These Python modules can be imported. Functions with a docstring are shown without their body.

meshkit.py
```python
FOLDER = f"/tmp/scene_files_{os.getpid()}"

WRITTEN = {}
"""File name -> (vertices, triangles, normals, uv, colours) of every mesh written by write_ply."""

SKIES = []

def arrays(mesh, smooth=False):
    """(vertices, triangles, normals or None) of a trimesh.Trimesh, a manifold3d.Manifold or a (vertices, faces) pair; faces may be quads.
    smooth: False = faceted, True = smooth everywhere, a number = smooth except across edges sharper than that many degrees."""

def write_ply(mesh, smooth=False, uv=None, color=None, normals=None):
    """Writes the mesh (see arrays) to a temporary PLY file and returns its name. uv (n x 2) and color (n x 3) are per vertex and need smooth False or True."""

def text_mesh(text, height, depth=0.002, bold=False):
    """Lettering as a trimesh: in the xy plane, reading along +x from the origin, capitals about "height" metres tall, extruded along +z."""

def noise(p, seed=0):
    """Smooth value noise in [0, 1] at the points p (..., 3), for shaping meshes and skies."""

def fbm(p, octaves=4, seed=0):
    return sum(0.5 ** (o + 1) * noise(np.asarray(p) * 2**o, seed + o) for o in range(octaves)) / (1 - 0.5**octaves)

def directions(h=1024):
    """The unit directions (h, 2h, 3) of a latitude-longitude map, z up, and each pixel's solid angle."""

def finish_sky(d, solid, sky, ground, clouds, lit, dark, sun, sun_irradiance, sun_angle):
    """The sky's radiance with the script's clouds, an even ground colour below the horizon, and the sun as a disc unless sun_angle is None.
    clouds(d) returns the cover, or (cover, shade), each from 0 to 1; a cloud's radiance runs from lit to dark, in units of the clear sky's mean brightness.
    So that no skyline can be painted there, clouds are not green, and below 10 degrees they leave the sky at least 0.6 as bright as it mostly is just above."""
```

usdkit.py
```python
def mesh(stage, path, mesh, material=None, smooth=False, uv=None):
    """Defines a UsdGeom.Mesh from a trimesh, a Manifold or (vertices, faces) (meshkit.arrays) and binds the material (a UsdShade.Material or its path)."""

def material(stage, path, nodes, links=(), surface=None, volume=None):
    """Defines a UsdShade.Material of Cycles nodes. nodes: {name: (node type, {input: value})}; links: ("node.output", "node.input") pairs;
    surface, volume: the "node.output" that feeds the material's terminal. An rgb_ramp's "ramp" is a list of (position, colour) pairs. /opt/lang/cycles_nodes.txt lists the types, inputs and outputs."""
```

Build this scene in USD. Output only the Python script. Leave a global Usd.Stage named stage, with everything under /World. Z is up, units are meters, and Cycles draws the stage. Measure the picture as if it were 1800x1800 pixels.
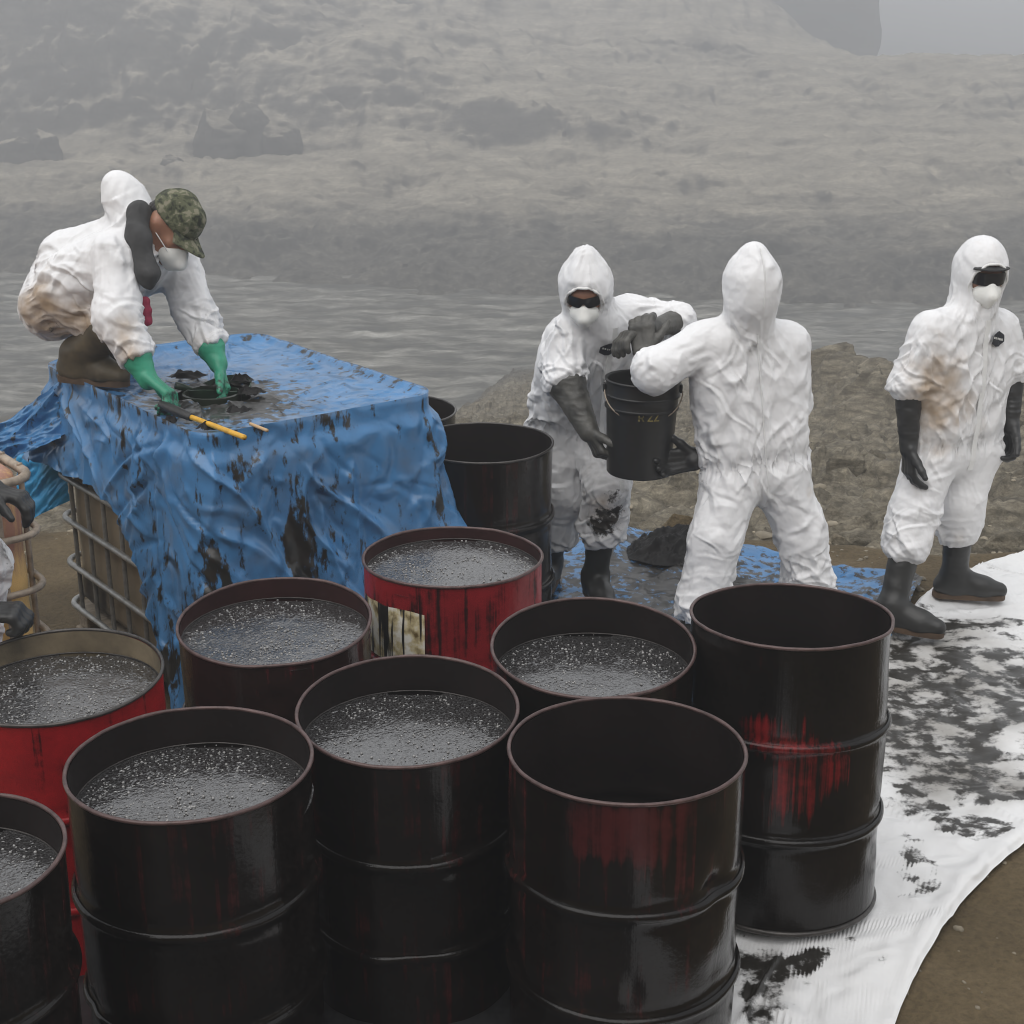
import math, numpy as np, trimesh, usdkit, meshkit
from meshkit import noise, fbm
from pxr import Usd, UsdGeom, UsdLux, UsdShade, Gf, Sdf, Vt
from scipy.interpolate import RegularGridInterpolator
from scipy.ndimage import gaussian_filter

stage = Usd.Stage.CreateInMemory()
UsdGeom.SetStageUpAxis(stage, UsdGeom.Tokens.z)
UsdGeom.SetStageMetersPerUnit(stage, 1.0)
UsdGeom.Xform.Define(stage, '/World'); UsdGeom.Scope.Define(stage, '/World/Looks')

# ---------------------------------------------------------------- camera
CH, FPX = 2.54, 2600.0                      # camera height, focal length for an 1800-wide picture
PITCH = math.atan(878 / FPX)
CP, SP = math.cos(PITCH), math.sin(PITCH)
cam = UsdGeom.Camera.Define(stage, '/World/camera')
cam.AddTranslateOp().Set(Gf.Vec3d(0, 0, CH))
cam.AddRotateXOp().Set(90 - math.degrees(PITCH))
cam.CreateHorizontalApertureAttr(36.0); cam.CreateVerticalApertureAttr(36.0)
cam.CreateFocalLengthAttr(36.0 * FPX / 1800)
cam.CreateClippingRangeAttr(Gf.Vec2f(0.05, 2000))
cam.CreateExposureAttr(EXPOSURE := 0.43)

# ---------------------------------------------------------------- sky and sun (foggy overcast)
SUN = np.array([-0.22, -0.40, 0.89]); SUN /= np.linalg.norm(SUN)
SKY = usdkit.material(stage, '/World/Looks/sky_look', {
    'tc': ('texture_coordinate', {}),
    'sky': ('sky_texture', {'sky_type': 'single_scattering', 'sun_disc': False, 'sun_elevation': math.asin(SUN[2]),
                            'sun_rotation': math.atan2(SUN[0], SUN[1]), 'aerosol_density': 2.0}),
    'map': ('mapping', {'scale': (1.0, 1.0, 2.5)}),
    'n': ('noise_texture', {'scale': 2.2, 'detail': 4, 'roughness': 0.5}),
    'cl': ('rgb_ramp', {'ramp': [(0.3, (4.9, 5.0, 5.15)), (0.7, (6.3, 6.35, 6.4))]}),
    'mx': ('mix_color', {'fac': 0.93}),
    'bg': ('background_shader', {'strength': 0.12})},
    [('tc.generated', 'map.vector'), ('map.vector', 'n.vector'), ('n.fac', 'cl.fac'), ('sky.color', 'mx.a'), ('cl.color', 'mx.b'),
     ('mx.result', 'bg.color')], surface='bg.background')
dome = UsdLux.DomeLight.Define(stage, '/World/sky')
UsdShade.MaterialBindingAPI.Apply(dome.GetPrim()).Bind(SKY)
dome.GetPrim().SetCustomDataByKey('kind', 'structure'); dome.GetPrim().SetCustomDataByKey('label', 'pale grey overcast sky full of sea fog'); dome.GetPrim().SetCustomDataByKey('category', 'sky')
sun = UsdLux.DistantLight.Define(stage, '/World/sun')
sun.CreateIntensityAttr(0.36); sun.CreateAngleAttr(70.0); sun.CreateColorAttr(Gf.Vec3f(1, .97, .93)); sun.CreateNormalizeAttr(True)
_zz = SUN; _xx = np.cross([0, 1, 0], _zz); _xx /= np.linalg.norm(_xx); _yy = np.cross(_zz, _xx)
sun.AddTransformOp().Set(Gf.Matrix4d(*[*_xx, 0, *_yy, 0, *_zz, 0, 0, 0, 0, 1]))

# ---------------------------------------------------------------- helpers
def at(px, py, Y):
    """World point seen at pixel (px, py) of the 1800-px picture at ground distance Y."""
    d = np.array([(px - 900) / FPX, CP + (900 - py) / FPX * SP, -SP + (900 - py) / FPX * CP])
    return np.array([0, 0, CH]) + d * (Y / d[1])
def onz(px, py, z=0.0):
    d = np.array([(px - 900) / FPX, CP + (900 - py) / FPX * SP, -SP + (900 - py) / FPX * CP])
    return np.array([0, 0, CH]) + d * ((z - CH) / d[2])
USED = {}
def numbered(path):
    n = USED.get(path, 0); USED[path] = n + 1
    return path if n == 0 else f'{path}_{n:03d}'
def tag(prim, label=None, cat=None, group=None, kind=None):
    for k, v in (('label', label), ('category', cat), ('group', group), ('kind', kind)):
        if v: prim.SetCustomDataByKey(k, v)
    return prim
def thing(name, label, cat, loc=(0, 0, 0), rot=None, group=None):
    x = UsdGeom.Xform.Define(stage, numbered('/World/' + name))
    m = Gf.Matrix4d(1)
    if rot is not None:
        r = np.asarray(rot)                 # columns are the local axes
        m = Gf.Matrix4d(*[*r[:, 0], 0, *r[:, 1], 0, *r[:, 2], 0, *map(float, loc), 1])
    else: m.SetTranslate(Gf.Vec3d(*map(float, loc)))
    x.AddTransformOp().Set(m)
    return tag(x.GetPrim(), label, cat, group)
def obj(name, mesh, mat, parent=None, smooth=35, label=None, attrs=None, **kw):
    base = parent.GetPath().pathString if parent is not None else '/World'
    m = usdkit.mesh(stage, numbered(f'{base}/{name}'), mesh, mat, smooth=(True if attrs else smooth))
    for k, v in (attrs or {}).items():
        UsdGeom.PrimvarsAPI(m).CreatePrimvar(k, Sdf.ValueTypeNames.FloatArray, 'vertex').Set(Vt.FloatArray.FromNumpy(np.asarray(v, np.float32)))
    return tag(m.GetPrim(), label, kw.get('cat'), kw.get('group'), kw.get('kind'))
def sstep(a, b, x): t = np.clip((x - a) / (b - a), 0, 1); return t * t * (3 - 2 * t)
def unit(v): v = np.asarray(v, float); return v / np.linalg.norm(v)
def ridged(p, octaves=3, seed=0):
    return sum(0.5 ** (o + 1) * (1 - np.abs(2 * noise(np.asarray(p) * 2 ** o, seed + o) - 1)) for o in range(octaves)) / (1 - .5 ** octaves)
def creases(x, y, seed, n, amp, width, length, lean=0., spread=.5):
    """Sharp fold lines scattered over the patch (x, y): each is a pinched ridge or valley that dies out along its length."""
    rng = np.random.default_rng(seed); out = np.zeros(x.shape); x0, x1, y0, y1 = x.min(), x.max(), y.min(), y.max()
    for _ in range(n):
        cx_, cy_ = rng.uniform(x0, x1), rng.uniform(y0, y1); th = lean + rng.normal(0, spread); L = length * rng.uniform(.4, 1.4); w = width * rng.uniform(.5, 1.6); a = amp * rng.uniform(.3, 1) * rng.choice([1, 1, -1])
        near_ = np.nonzero((np.abs(x - cx_) < L + 5 * w) & (np.abs(y - cy_) < L + 5 * w)); X, Y = x[near_] - cx_, y[near_] - cy_
        u = X * math.sin(th) + Y * math.cos(th); d = X * math.cos(th) - Y * math.sin(th) + .15 * L * np.sin(u / L * 2 + cx_ * 9)
        out[near_] += a * (np.exp(-np.abs(d) / w) - .35 * np.exp(-np.abs(d - w * 2.2) / (w * 1.6))) * np.clip(1 - (u / L) ** 2, 0, 1)
    return out
def grid_faces(nu, nv, wrap=False):
    i, j = np.meshgrid(np.arange(nu if wrap else nu - 1), np.arange(nv - 1), indexing='ij'); k = (i + 1) % nu
    return np.stack([i * nv + j, k * nv + j, k * nv + j + 1, i * nv + j + 1], -1).reshape(-1, 4)
def quads(q): q = np.asarray(q); return np.vstack([q[:, [0, 1, 2]], q[:, [0, 2, 3]]])
def lathe(profile, n=72):
    """Closed-in-angle sheet of revolution; vertices ring by ring."""
    p = np.asarray(profile, float); a = np.arange(n) * 2 * np.pi / n
    v = np.stack([p[None, :, 0] * np.cos(a)[:, None], p[None, :, 0] * np.sin(a)[:, None], np.broadcast_to(p[None, :, 1], (n, len(p)))], -1).reshape(-1, 3)
    return v, quads(grid_faces(n, len(p), True))
def tube(path, r, n=8, closed=False, cap=True):
    P = np.asarray(path, float); m = len(P); r = np.broadcast_to(np.asarray(r, float), (m,))
    T = np.roll(P, -1, 0) - np.roll(P, 1, 0) if closed else np.gradient(P, axis=0)
    T /= np.linalg.norm(T, axis=1, keepdims=True)
    ref = np.array([0, 0, 1.0]) if abs(T[0, 2]) < .9 else np.array([1.0, 0, 0])
    X = np.zeros_like(P); x = ref - T[0] * (ref @ T[0]); x /= np.linalg.norm(x)
    for i in range(m):
        x = x - T[i] * (x @ T[i]); x /= np.linalg.norm(x); X[i] = x
    Yv = np.cross(T, X); a = np.arange(n) * 2 * np.pi / n
    v = (P[:, None] + r[:, None, None] * (X[:, None] * np.cos(a)[None, :, None] + Yv[:, None] * np.sin(a)[None, :, None])).reshape(-1, 3)
    i, j = np.meshgrid(np.arange(m if closed else m - 1), np.arange(n), indexing='ij'); k = (i + 1) % m; l = (j + 1) % n
    f = quads(np.stack([i * n + j, i * n + l, k * n + l, k * n + j], -1).reshape(-1, 4))
    if cap and not closed:
        v = np.vstack([v, P[0], P[-1]]); c0, c1 = m * n, m * n + 1; jj = np.arange(n)
        f = np.vstack([f, np.stack([np.full(n, c0), (jj + 1) % n, jj], 1), np.stack([np.full(n, c1), (m - 1) * n + jj, (m - 1) * n + (jj + 1) % n], 1)])
    return v, f
def join(*ms):
    vs, fs, o = [], [], 0
    for v, f in ms:
        vs.append(v); fs.append(np.asarray(f) + o); o += len(v)
    return np.vstack(vs), np.vstack(fs)
def rbox(sx, sy, sz, b=.01, c=(0, 0, 0)):
    """Box with chamfered edges, centred at c."""
    pts = []
    for s in np.ndindex(2, 2, 2):
        q = np.array(s) * 2 - 1; h = np.array([sx, sy, sz]) / 2
        for k in range(3):
            w = h - b; w[k] = h[k]; pts.append(q * w + c)
    m = trimesh.convex.convex_hull(np.array(pts)); return np.array(m.vertices), np.array(m.faces)
def vnormals(v, f):
    n = np.zeros_like(v); c = np.cross(v[f[:, 1]] - v[f[:, 0]], v[f[:, 2]] - v[f[:, 0]])
    for k in range(3): np.add.at(n, f[:, k], c)
    return n / np.maximum(np.linalg.norm(n, axis=1, keepdims=True), 1e-12)

# ---------------------------------------------------------------- materials
def mat(name, nodes, links, surface='p.BSDF', volume=None):
    return usdkit.material(stage, '/World/Looks/' + name, nodes, links, surface=surface, volume=volume)
def plain(name, col, rough=.5, bump=0, bscale=60, var=.25, vscale=6, metallic=0, spec=.5, mapscale=(1, 1, 1), extra=None):
    """Base colour broken up by noise, and a fine noise bump, in object coordinates."""
    c = np.array(col)
    P = {'roughness': rough, 'metallic': metallic, 'specular_ior_level': spec}; P.update(extra or {})
    return mat(name, {'tc': ('texture_coordinate', {}), 'mp': ('mapping', {'scale': mapscale}),
        'n': ('noise_texture', {'scale': vscale, 'detail': 5, 'roughness': .6}),
        'r': ('rgb_ramp', {'ramp': [(.3, tuple(c * (1 - var))), (.7, tuple(c * (1 + var)))]}),
        'b': ('noise_texture', {'scale': bscale, 'detail': 4}), 'bp': ('bump', {'strength': bump, 'distance': .004}),
        'p': ('principled_bsdf', P)},
        [('tc.object', 'mp.vector'), ('mp.vector', 'n.vector'), ('mp.vector', 'b.vector'), ('n.fac', 'r.fac'), ('r.color', 'p.base_color'),
         ('b.fac', 'bp.height'), ('bp.normal', 'p.normal')])
def stained(name, col, dirt, rough=.5, drough=.35, attr='stain', nscale=40, bump=.2, bscale=70, gain=1.0, mapscale=(1, 1, 1), spec=.5, var=.06, extra=None, lo=.42, hi=.58, second=None, ngain=1.0, crinkle=None):
    """A colour with a painted-on dirt mask (vertex primvar) whose edge is broken up by noise. second: another (attr, colour)."""
    P = {'specular_ior_level': spec}; P.update(extra or {})
    nodes = {'tc': ('texture_coordinate', {}), 'mp': ('mapping', {'scale': mapscale}), 'at': ('attribute', {'attribute': attr}),
        'n': ('noise_texture', {'scale': nscale, 'detail': 6, 'roughness': .65}), 'v': ('noise_texture', {'scale': nscale / 6, 'detail': 3}),
        'r': ('rgb_ramp', {'ramp': [(.3, tuple(np.array(col) * (1 - var))), (.7, tuple(np.array(col) * (1 + var)))]}),
        'm1': ('math', {'math_type': 'multiply_add', 'value2': gain, 'value3': -.5 * ngain}), 'm2': ('math', {'math_type': 'multiply_add', 'value2': ngain}),
        'st': ('map_range', {'range_type': 'smoothstep', 'from_min': lo, 'from_max': hi, 'to_min': 0., 'to_max': 1.}),
        'mx': ('mix_color', {'b': dirt}), 'ro': ('mix_float', {'a': rough, 'b': drough}),
        'b': ('noise_texture', {'scale': bscale, 'detail': 5, 'roughness': .6}), 'bp': ('bump', {'strength': bump, 'distance': .004}), 'p': ('principled_bsdf', P)}
    links = [('tc.object', 'mp.vector'), ('mp.vector', 'n.vector'), ('tc.object', 'v.vector'), ('tc.object', 'b.vector'), ('v.fac', 'r.fac'), ('at.fac', 'm1.value1'),
        ('m1.value', 'm2.value3'), ('n.fac', 'm2.value1'), ('m2.value', 'st.value'), ('r.color', 'mx.a'), ('st.result', 'mx.fac'), ('st.result', 'ro.fac'),
        ('ro.result', 'p.roughness'), ('b.fac', 'bp.height'), ('bp.normal', 'p.normal')]
    if second:
        nodes.update({'at2': ('attribute', {'attribute': second[0]}), 'm3': ('math', {'math_type': 'multiply_add', 'value2': 1., 'value3': -.5}), 'm4': ('math', {'math_type': 'add'}),
            'n2': ('noise_texture', {'scale': nscale * .35, 'detail': 5}),
            'st2': ('map_range', {'range_type': 'smoothstep', 'from_min': .2, 'from_max': .95, 'to_min': 0., 'to_max': .85}), 'mx2': ('mix_color', {'b': second[1]})})
        links = [l for l in links if l != ('r.color', 'mx.a')] + [('at2.fac', 'm3.value1'), ('m3.value', 'm4.value1'), ('tc.object', 'n2.vector'), ('n2.fac', 'm4.value2'), ('m4.value', 'st2.value'),
            ('r.color', 'mx2.a'), ('st2.result', 'mx2.fac'), ('mx2.result', 'mx.a')]
    if crinkle:
        nodes.update({'ck': ('noise_texture', {'type': 'ridged_multifractal', 'scale': crinkle[0], 'detail': 3, 'roughness': .55, 'distortion': .7}), 'bc': ('bump', {'strength': crinkle[1], 'distance': crinkle[2]})})
        links += [('tc.object', 'ck.vector'), ('ck.fac', 'bc.height'), ('bp.normal', 'bc.normal'), ('bc.normal', 'p.normal')]; links.remove(('bp.normal', 'p.normal'))
    links.append(('mx.result', 'p.base_color'))
    return mat(name, nodes, links)

# ---------------------------------------------------------------- SETTING: ground
KF = 2.7                                    # the far shore stands this much farther off than the first survey of it
SEA = CH + KF * (-2.5 - CH); HAZE_D = .0078; QF = KF / 2
def axis(*segs):
    out = [np.arange(a, b, s) for a, b, s in segs]; return np.concatenate(out + [[segs[-1][1]]])
def billow(p, octaves=3, seed=0, g=.5):
    return sum(g ** o * np.abs(2 * noise(np.asarray(p) * 2.03 ** o + 17 * o, seed + o) - 1) for o in range(octaves)) / sum(g ** o for o in range(octaves))
def ground_z(X, Y):
    p = np.stack([X, Y, 0 * X], -1)
    t = np.maximum(Y - 7.05 - .7 * (fbm(p * .7, 3, 5) - .5) - .12 * (X < 0) * np.minimum(-X, 3), 0)
    slope = -(.2145 + .04 * sstep(.3, -2.5, X) - .006 * sstep(2.5, 6, X)) * t - .10 * sstep(0, .8, t)
    rough = sstep(0, .7, t)
    w = p + .5 * (np.stack([fbm(p * .9, 3, 201), fbm(p * .9, 3, 202), 0 * X], -1) - .5)
    strata = .46 * (billow(np.stack([w[..., 0] * .42 + Y * .25, w[..., 1] * .9 - X * .35, 0 * X], -1), 5, 11, .58) - .38) \
        + .26 * (billow(w * np.array([1.3, 1.7, 1]), 4, 31, .62) - .38) + .22 * (billow(w * np.array([2.6, 3.4, 1]), 4, 57, .65) - .4) + .09 * (billow(w * 8, 3, 77, .6) - .4)
    hump = 1.15 * np.exp(-((X - 4.7) / 1.1) ** 2 - ((Y - 20) / 2.4) ** 2) + 1.3 * np.exp(-((X - 6.6) / 1.5) ** 2 - ((Y - 15) / 3) ** 2) + .35 * np.exp(-((X - 2.1) / 1.0) ** 2 - ((Y - 11) / 2) ** 2) + .30 * np.exp(-((X - 4.2) / 1.5) ** 2 - ((Y - 9.8) / 1.2) ** 2)
    flat = .035 * (fbm(p * 2.2, 4, 3) - .5) + .012 * (fbm(p * 14, 3, 9) - .5)
    bank = np.interp(Y, [-40, -16, -8, -1.2, 0.2, 1.2, 2.0], [13, 10, 6.0, 1.15, .75, .22, 0])
    bank = bank + sstep(1, -3, Y) * (fbm(p * .6, 4, 88) - .5) * 1.2
    return slope + rough * strata * (.8 + .45 * sstep(8, 11, Y)) + hump * rough * (.55 + 1.1 * billow(w * np.array([.9, 1.1, 1]), 3, 19)) + flat * (1 - rough) - .02 + bank
gx = axis((-130, -30, 12), (-30, -9, 1.2), (-9, -3.2, .12), (-3.2, 4.2, .035), (4.2, 9, .1), (9, 30, 1.2), (30, 130, 12))
gy = axis((-40, -2, 1.2), (-2, 1, .3), (1, 8.8, .035), (8.8, 20, .085), (20, 62, .26), (62, 72, 1))
GX, GY = np.meshgrid(gx, gy, indexing='ij'); GZ = ground_z(GX, GY)
DIRT = mat('dirt', {'g': ('geometry', {}), 'n': ('noise_texture', {'scale': 1.3, 'detail': 8, 'roughness': .65}), 'n2': ('noise_texture', {'scale': 45, 'detail': 5, 'roughness': .7}),
    'r': ('rgb_ramp', {'ramp': [(.28, (.075, .055, .030)), (.5, (.135, .100, .054)), (.72, (.205, .155, .092))]}),
    'rk': ('rgb_ramp', {'ramp': [(.25, (.085, .072, .05)), (.42, (.22, .19, .138)), (.58, (.38, .335, .25)), (.78, (.56, .50, .385))]}),
    'nk': ('noise_texture', {'scale': 2.0, 'detail': 9, 'roughness': .72, 'distortion': 1.2}), 'mpk': ('mapping', {'scale': (.8, 1.6, 4.0), 'rotation': (0, .2, .3)}),
    's': ('separate_xyz', {}), 'wet': ('map_range', {'range_type': 'smoothstep', 'from_min': -7.5, 'from_max': -10.3, 'to_min': 0., 'to_max': .72}),
    'rock': ('map_range', {'range_type': 'smoothstep', 'from_min': -.06, 'from_max': -.3, 'to_min': 0., 'to_max': 1.}),
    'rf': ('rgb_ramp', {'ramp': [(.3, (.45, .45, .45)), (.6, (1, 1, 1))]}), 'm': ('mix_color', {'blend_type': 'multiply', 'fac': .7}), 'm2': ('mix_color', {'blend_type': 'multiply', 'fac': .8}), 'mk': ('mix_color', {}), 'mw': ('mix_color', {'b': (.055, .05, .042)}),
    'vc': ('voronoi_texture', {'feature': 'distance_to_edge', 'scale': 3.2, 'detail': 3, 'roughness': .7}), 'vr': ('rgb_ramp', {'ramp': [(0., (.28, .28, .28)), (.07, (.7, .7, .7)), (.18, (1, 1, 1))]}), 'm3': ('mix_color', {'blend_type': 'multiply', 'fac': .85}), 'wv': ('mix_color', {'fac': .12}), 'bp': ('bump', {'strength': .8, 'distance': .03}), 'p': ('principled_bsdf', {'roughness': .85, 'specular_ior_level': .3})},
    [('g.position', 'n.vector'), ('g.position', 'n2.vector'), ('g.position', 'mpk.vector'), ('mpk.vector', 'nk.vector'), ('n.fac', 'r.fac'), ('nk.fac', 'rk.fac'), ('r.color', 'm.a'), ('n2.fac', 'rf.fac'), ('rf.color', 'm.b'), ('rk.color', 'm2.a'), ('rf.color', 'm2.b'), ('g.position', 's.vector'),
     ('s.z', 'rock.value'), ('m.result', 'mk.a'), ('n2.color', 'wv.b'), ('mpk.vector', 'wv.a'), ('wv.result', 'vc.vector'), ('vc.distance', 'vr.fac'), ('m2.result', 'm3.a'), ('vr.color', 'm3.b'), ('m3.result', 'mk.b'), ('rock.result', 'mk.fac'),
     ('s.z', 'wet.value'), ('wet.result', 'mw.fac'), ('mk.result', 'mw.a'), ('mw.result', 'p.base_color'), ('n2.fac', 'bp.height'), ('bp.normal', 'p.normal')])
GROUND = obj('ground', (np.stack([GX, GY, GZ], -1).reshape(-1, 3), quads(grid_faces(len(gx), len(gy)))), DIRT, kind='structure', label='brown dirt platform and tan rock sloping down to the water')
GRI = RegularGridInterpolator((gx, gy), GZ, bounds_error=False, fill_value=None)
def gz(x, y): return float(GRI((x, y)))

# ---------------------------------------------------------------- sea
sx = axis((-600, -60, 40), (-60, -34, 1.5), (-34, 34, .18), (34, 60, 1.5), (60, 600, 40)); sy = axis((36, 43, .5), (43, 86, .16), (86, 140, 2), (140, 740, 30))
SX, SY = np.meshgrid(sx, sy, indexing='ij')
pw = np.stack([SX * .42, SY * .95, 0 * SX], -1)
SZ = SEA + sstep(120, 95, SY) * (.30 * (ridged(pw * .8, 3, 41) - .5) + .14 * (fbm(pw * 2.2, 3, 8) - .5)) * sstep(50, 30, np.abs(SX))
WATER = mat('grey_water', {'g': ('geometry', {}), 'mp': ('mapping', {'scale': (.5, 1.5, 1)}), 'n': ('noise_texture', {'scale': 3.0, 'detail': 5, 'roughness': .6}), 'c': ('noise_texture', {'scale': .55, 'detail': 8, 'roughness': .75}),
    'r': ('rgb_ramp', {'ramp': [(.36, (.022, .021, .016)), (.47, (.055, .052, .041)), (.57, (.17, .163, .14)), (.70, (.42, .41, .37))]}),
    'bp': ('bump', {'strength': .6, 'distance': .08}), 'p': ('principled_bsdf', {'roughness': .22, 'ior': 1.33})},
    [('g.position', 'mp.vector'), ('mp.vector', 'n.vector'), ('mp.vector', 'c.vector'), ('c.fac', 'r.fac'), ('r.color', 'p.base_color'), ('n.fac', 'bp.height'), ('bp.normal', 'p.normal')])
obj('sea', (np.stack([SX, SY, SZ], -1).reshape(-1, 3), quads(grid_faces(len(sx), len(sy)))), WATER, kind='structure', smooth=True, label='rippled brownish grey sea inlet')

# ---------------------------------------------------------------- cliffs
YT = np.array([25, 26.5, 29, 33, 36, 38, 40, 43, 47, 53, 60]); XT = np.array([-60, -16, -12, -4.5, 1.5, 6, 9.5, 13, 20, 60.])
ZT = np.array([[-3.2, -3, -2.7, -1.9, -1.2, -.9, -.8, 3.5, 7, 9, 10], [-3.2, -3, -2.7, -1.9, -1.2, -.9, -.8, 3.5, 7, 9, 10], [-3.2, -3, -2.8, -1.8, -1.1, -.85, -.75, 2.4, 6.0, 9, 10],
    [-3.2, -2.9, -2.5, -1.4, -.85, -.72, .9, 1.7, 3.0, 5.5, 9], [-3.2, -2.8, -2.2, -1.35, -.8, -.5, .1, .8, 1.6, 3.2, 7], [-3.2, -2.55, -1.9, -1.35, -.8, -.5, -.2, .35, 1.2, 2.9, 6.5], [-3.2, -2.55, -1.9, -1.35, -.78, -.4, -.15, .6, 1.3, 1.9, 3.5],
    [-3.2, -2.55, -1.9, -1.35, -.75, -.3, -.1, .8, 1.37, .6, -.5], [-3.2, -2.6, -2, -1.3, -.6, -.1, .2, .9, 1.4, .6, -.5], [-3.2, -2.6, -2, -1.3, -.6, -.1, .2, .9, 1.4, .6, -.5]])
cx = axis((-60, -17, 1.5), (-17, 19, .09), (19, 60, 1.5)); cy = axis((25, 26, .12), (26, 48, .085), (48, 60, .5))
CX, CY = np.meshgrid(cx, cy, indexing='ij')
pc = np.stack([CX, CY, 0 * CX], -1)
warp = (fbm(pc * .35, 4, 51) - .5) * np.array(2.4)
CZ = RegularGridInterpolator((XT, YT), ZT)(np.stack([CX, np.clip(CY + warp, 25, 60)], -1).reshape(-1, 2)).reshape(CX.shape)
CZ = gaussian_filter(CZ, (4, 1.2))
steep = np.clip(np.gradient(CZ, axis=1) / np.gradient(CY, axis=1) - .10, 0, .8)
wc = pc + .9 * (np.stack([fbm(pc * .5, 3, 301), fbm(pc * .5, 3, 302), 0 * CX], -1) - .5)
diag = np.stack([wc[..., 0] * .30 - CY * .22, wc[..., 1] * .75 + CX * .30, 0 * CX], -1)
CZ += (.36 + 1.5 * steep) * (billow(diag * np.array([.75, .5, 1]), 5, 61, .5) - .36) + (.30 + .5 * steep) * (billow(np.stack([wc[..., 0] * .85 + CY * .12, wc[..., 1] * .28, 0 * CX], -1), 5, 161, .55) - .38)
CZ += (.16 + .6 * steep) * (billow(np.stack([wc[..., 0] * 1.3, wc[..., 1] * .7, 0 * CX], -1), 4, 71, .55) - .38) + .045 * (billow(wc * 4.5, 3, 17, .6) - .4)
qs = (CZ + .16 * CX + .06 * CY + 1.1 * (fbm(pc * .4, 3, 131) - .5)) / .62; fr_ = qs - np.floor(qs)
CZ += (np.floor(qs) + sstep(.55, .95, fr_) - qs) * .62 * .14 * sstep(.42, .64, fbm(pc * .3, 3, 141)) * sstep(-2.4, -1.8, CZ)
CZ += .55 * (billow(np.stack([wc[..., 0] * .55, wc[..., 1] * 1.0, 0 * CX], -1), 5, 151, .6) - .36) * np.exp(-((CZ + 2.1) / .6) ** 2)
CZ = np.where(CY < 26, np.minimum(CZ, -2.7), CZ)
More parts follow.
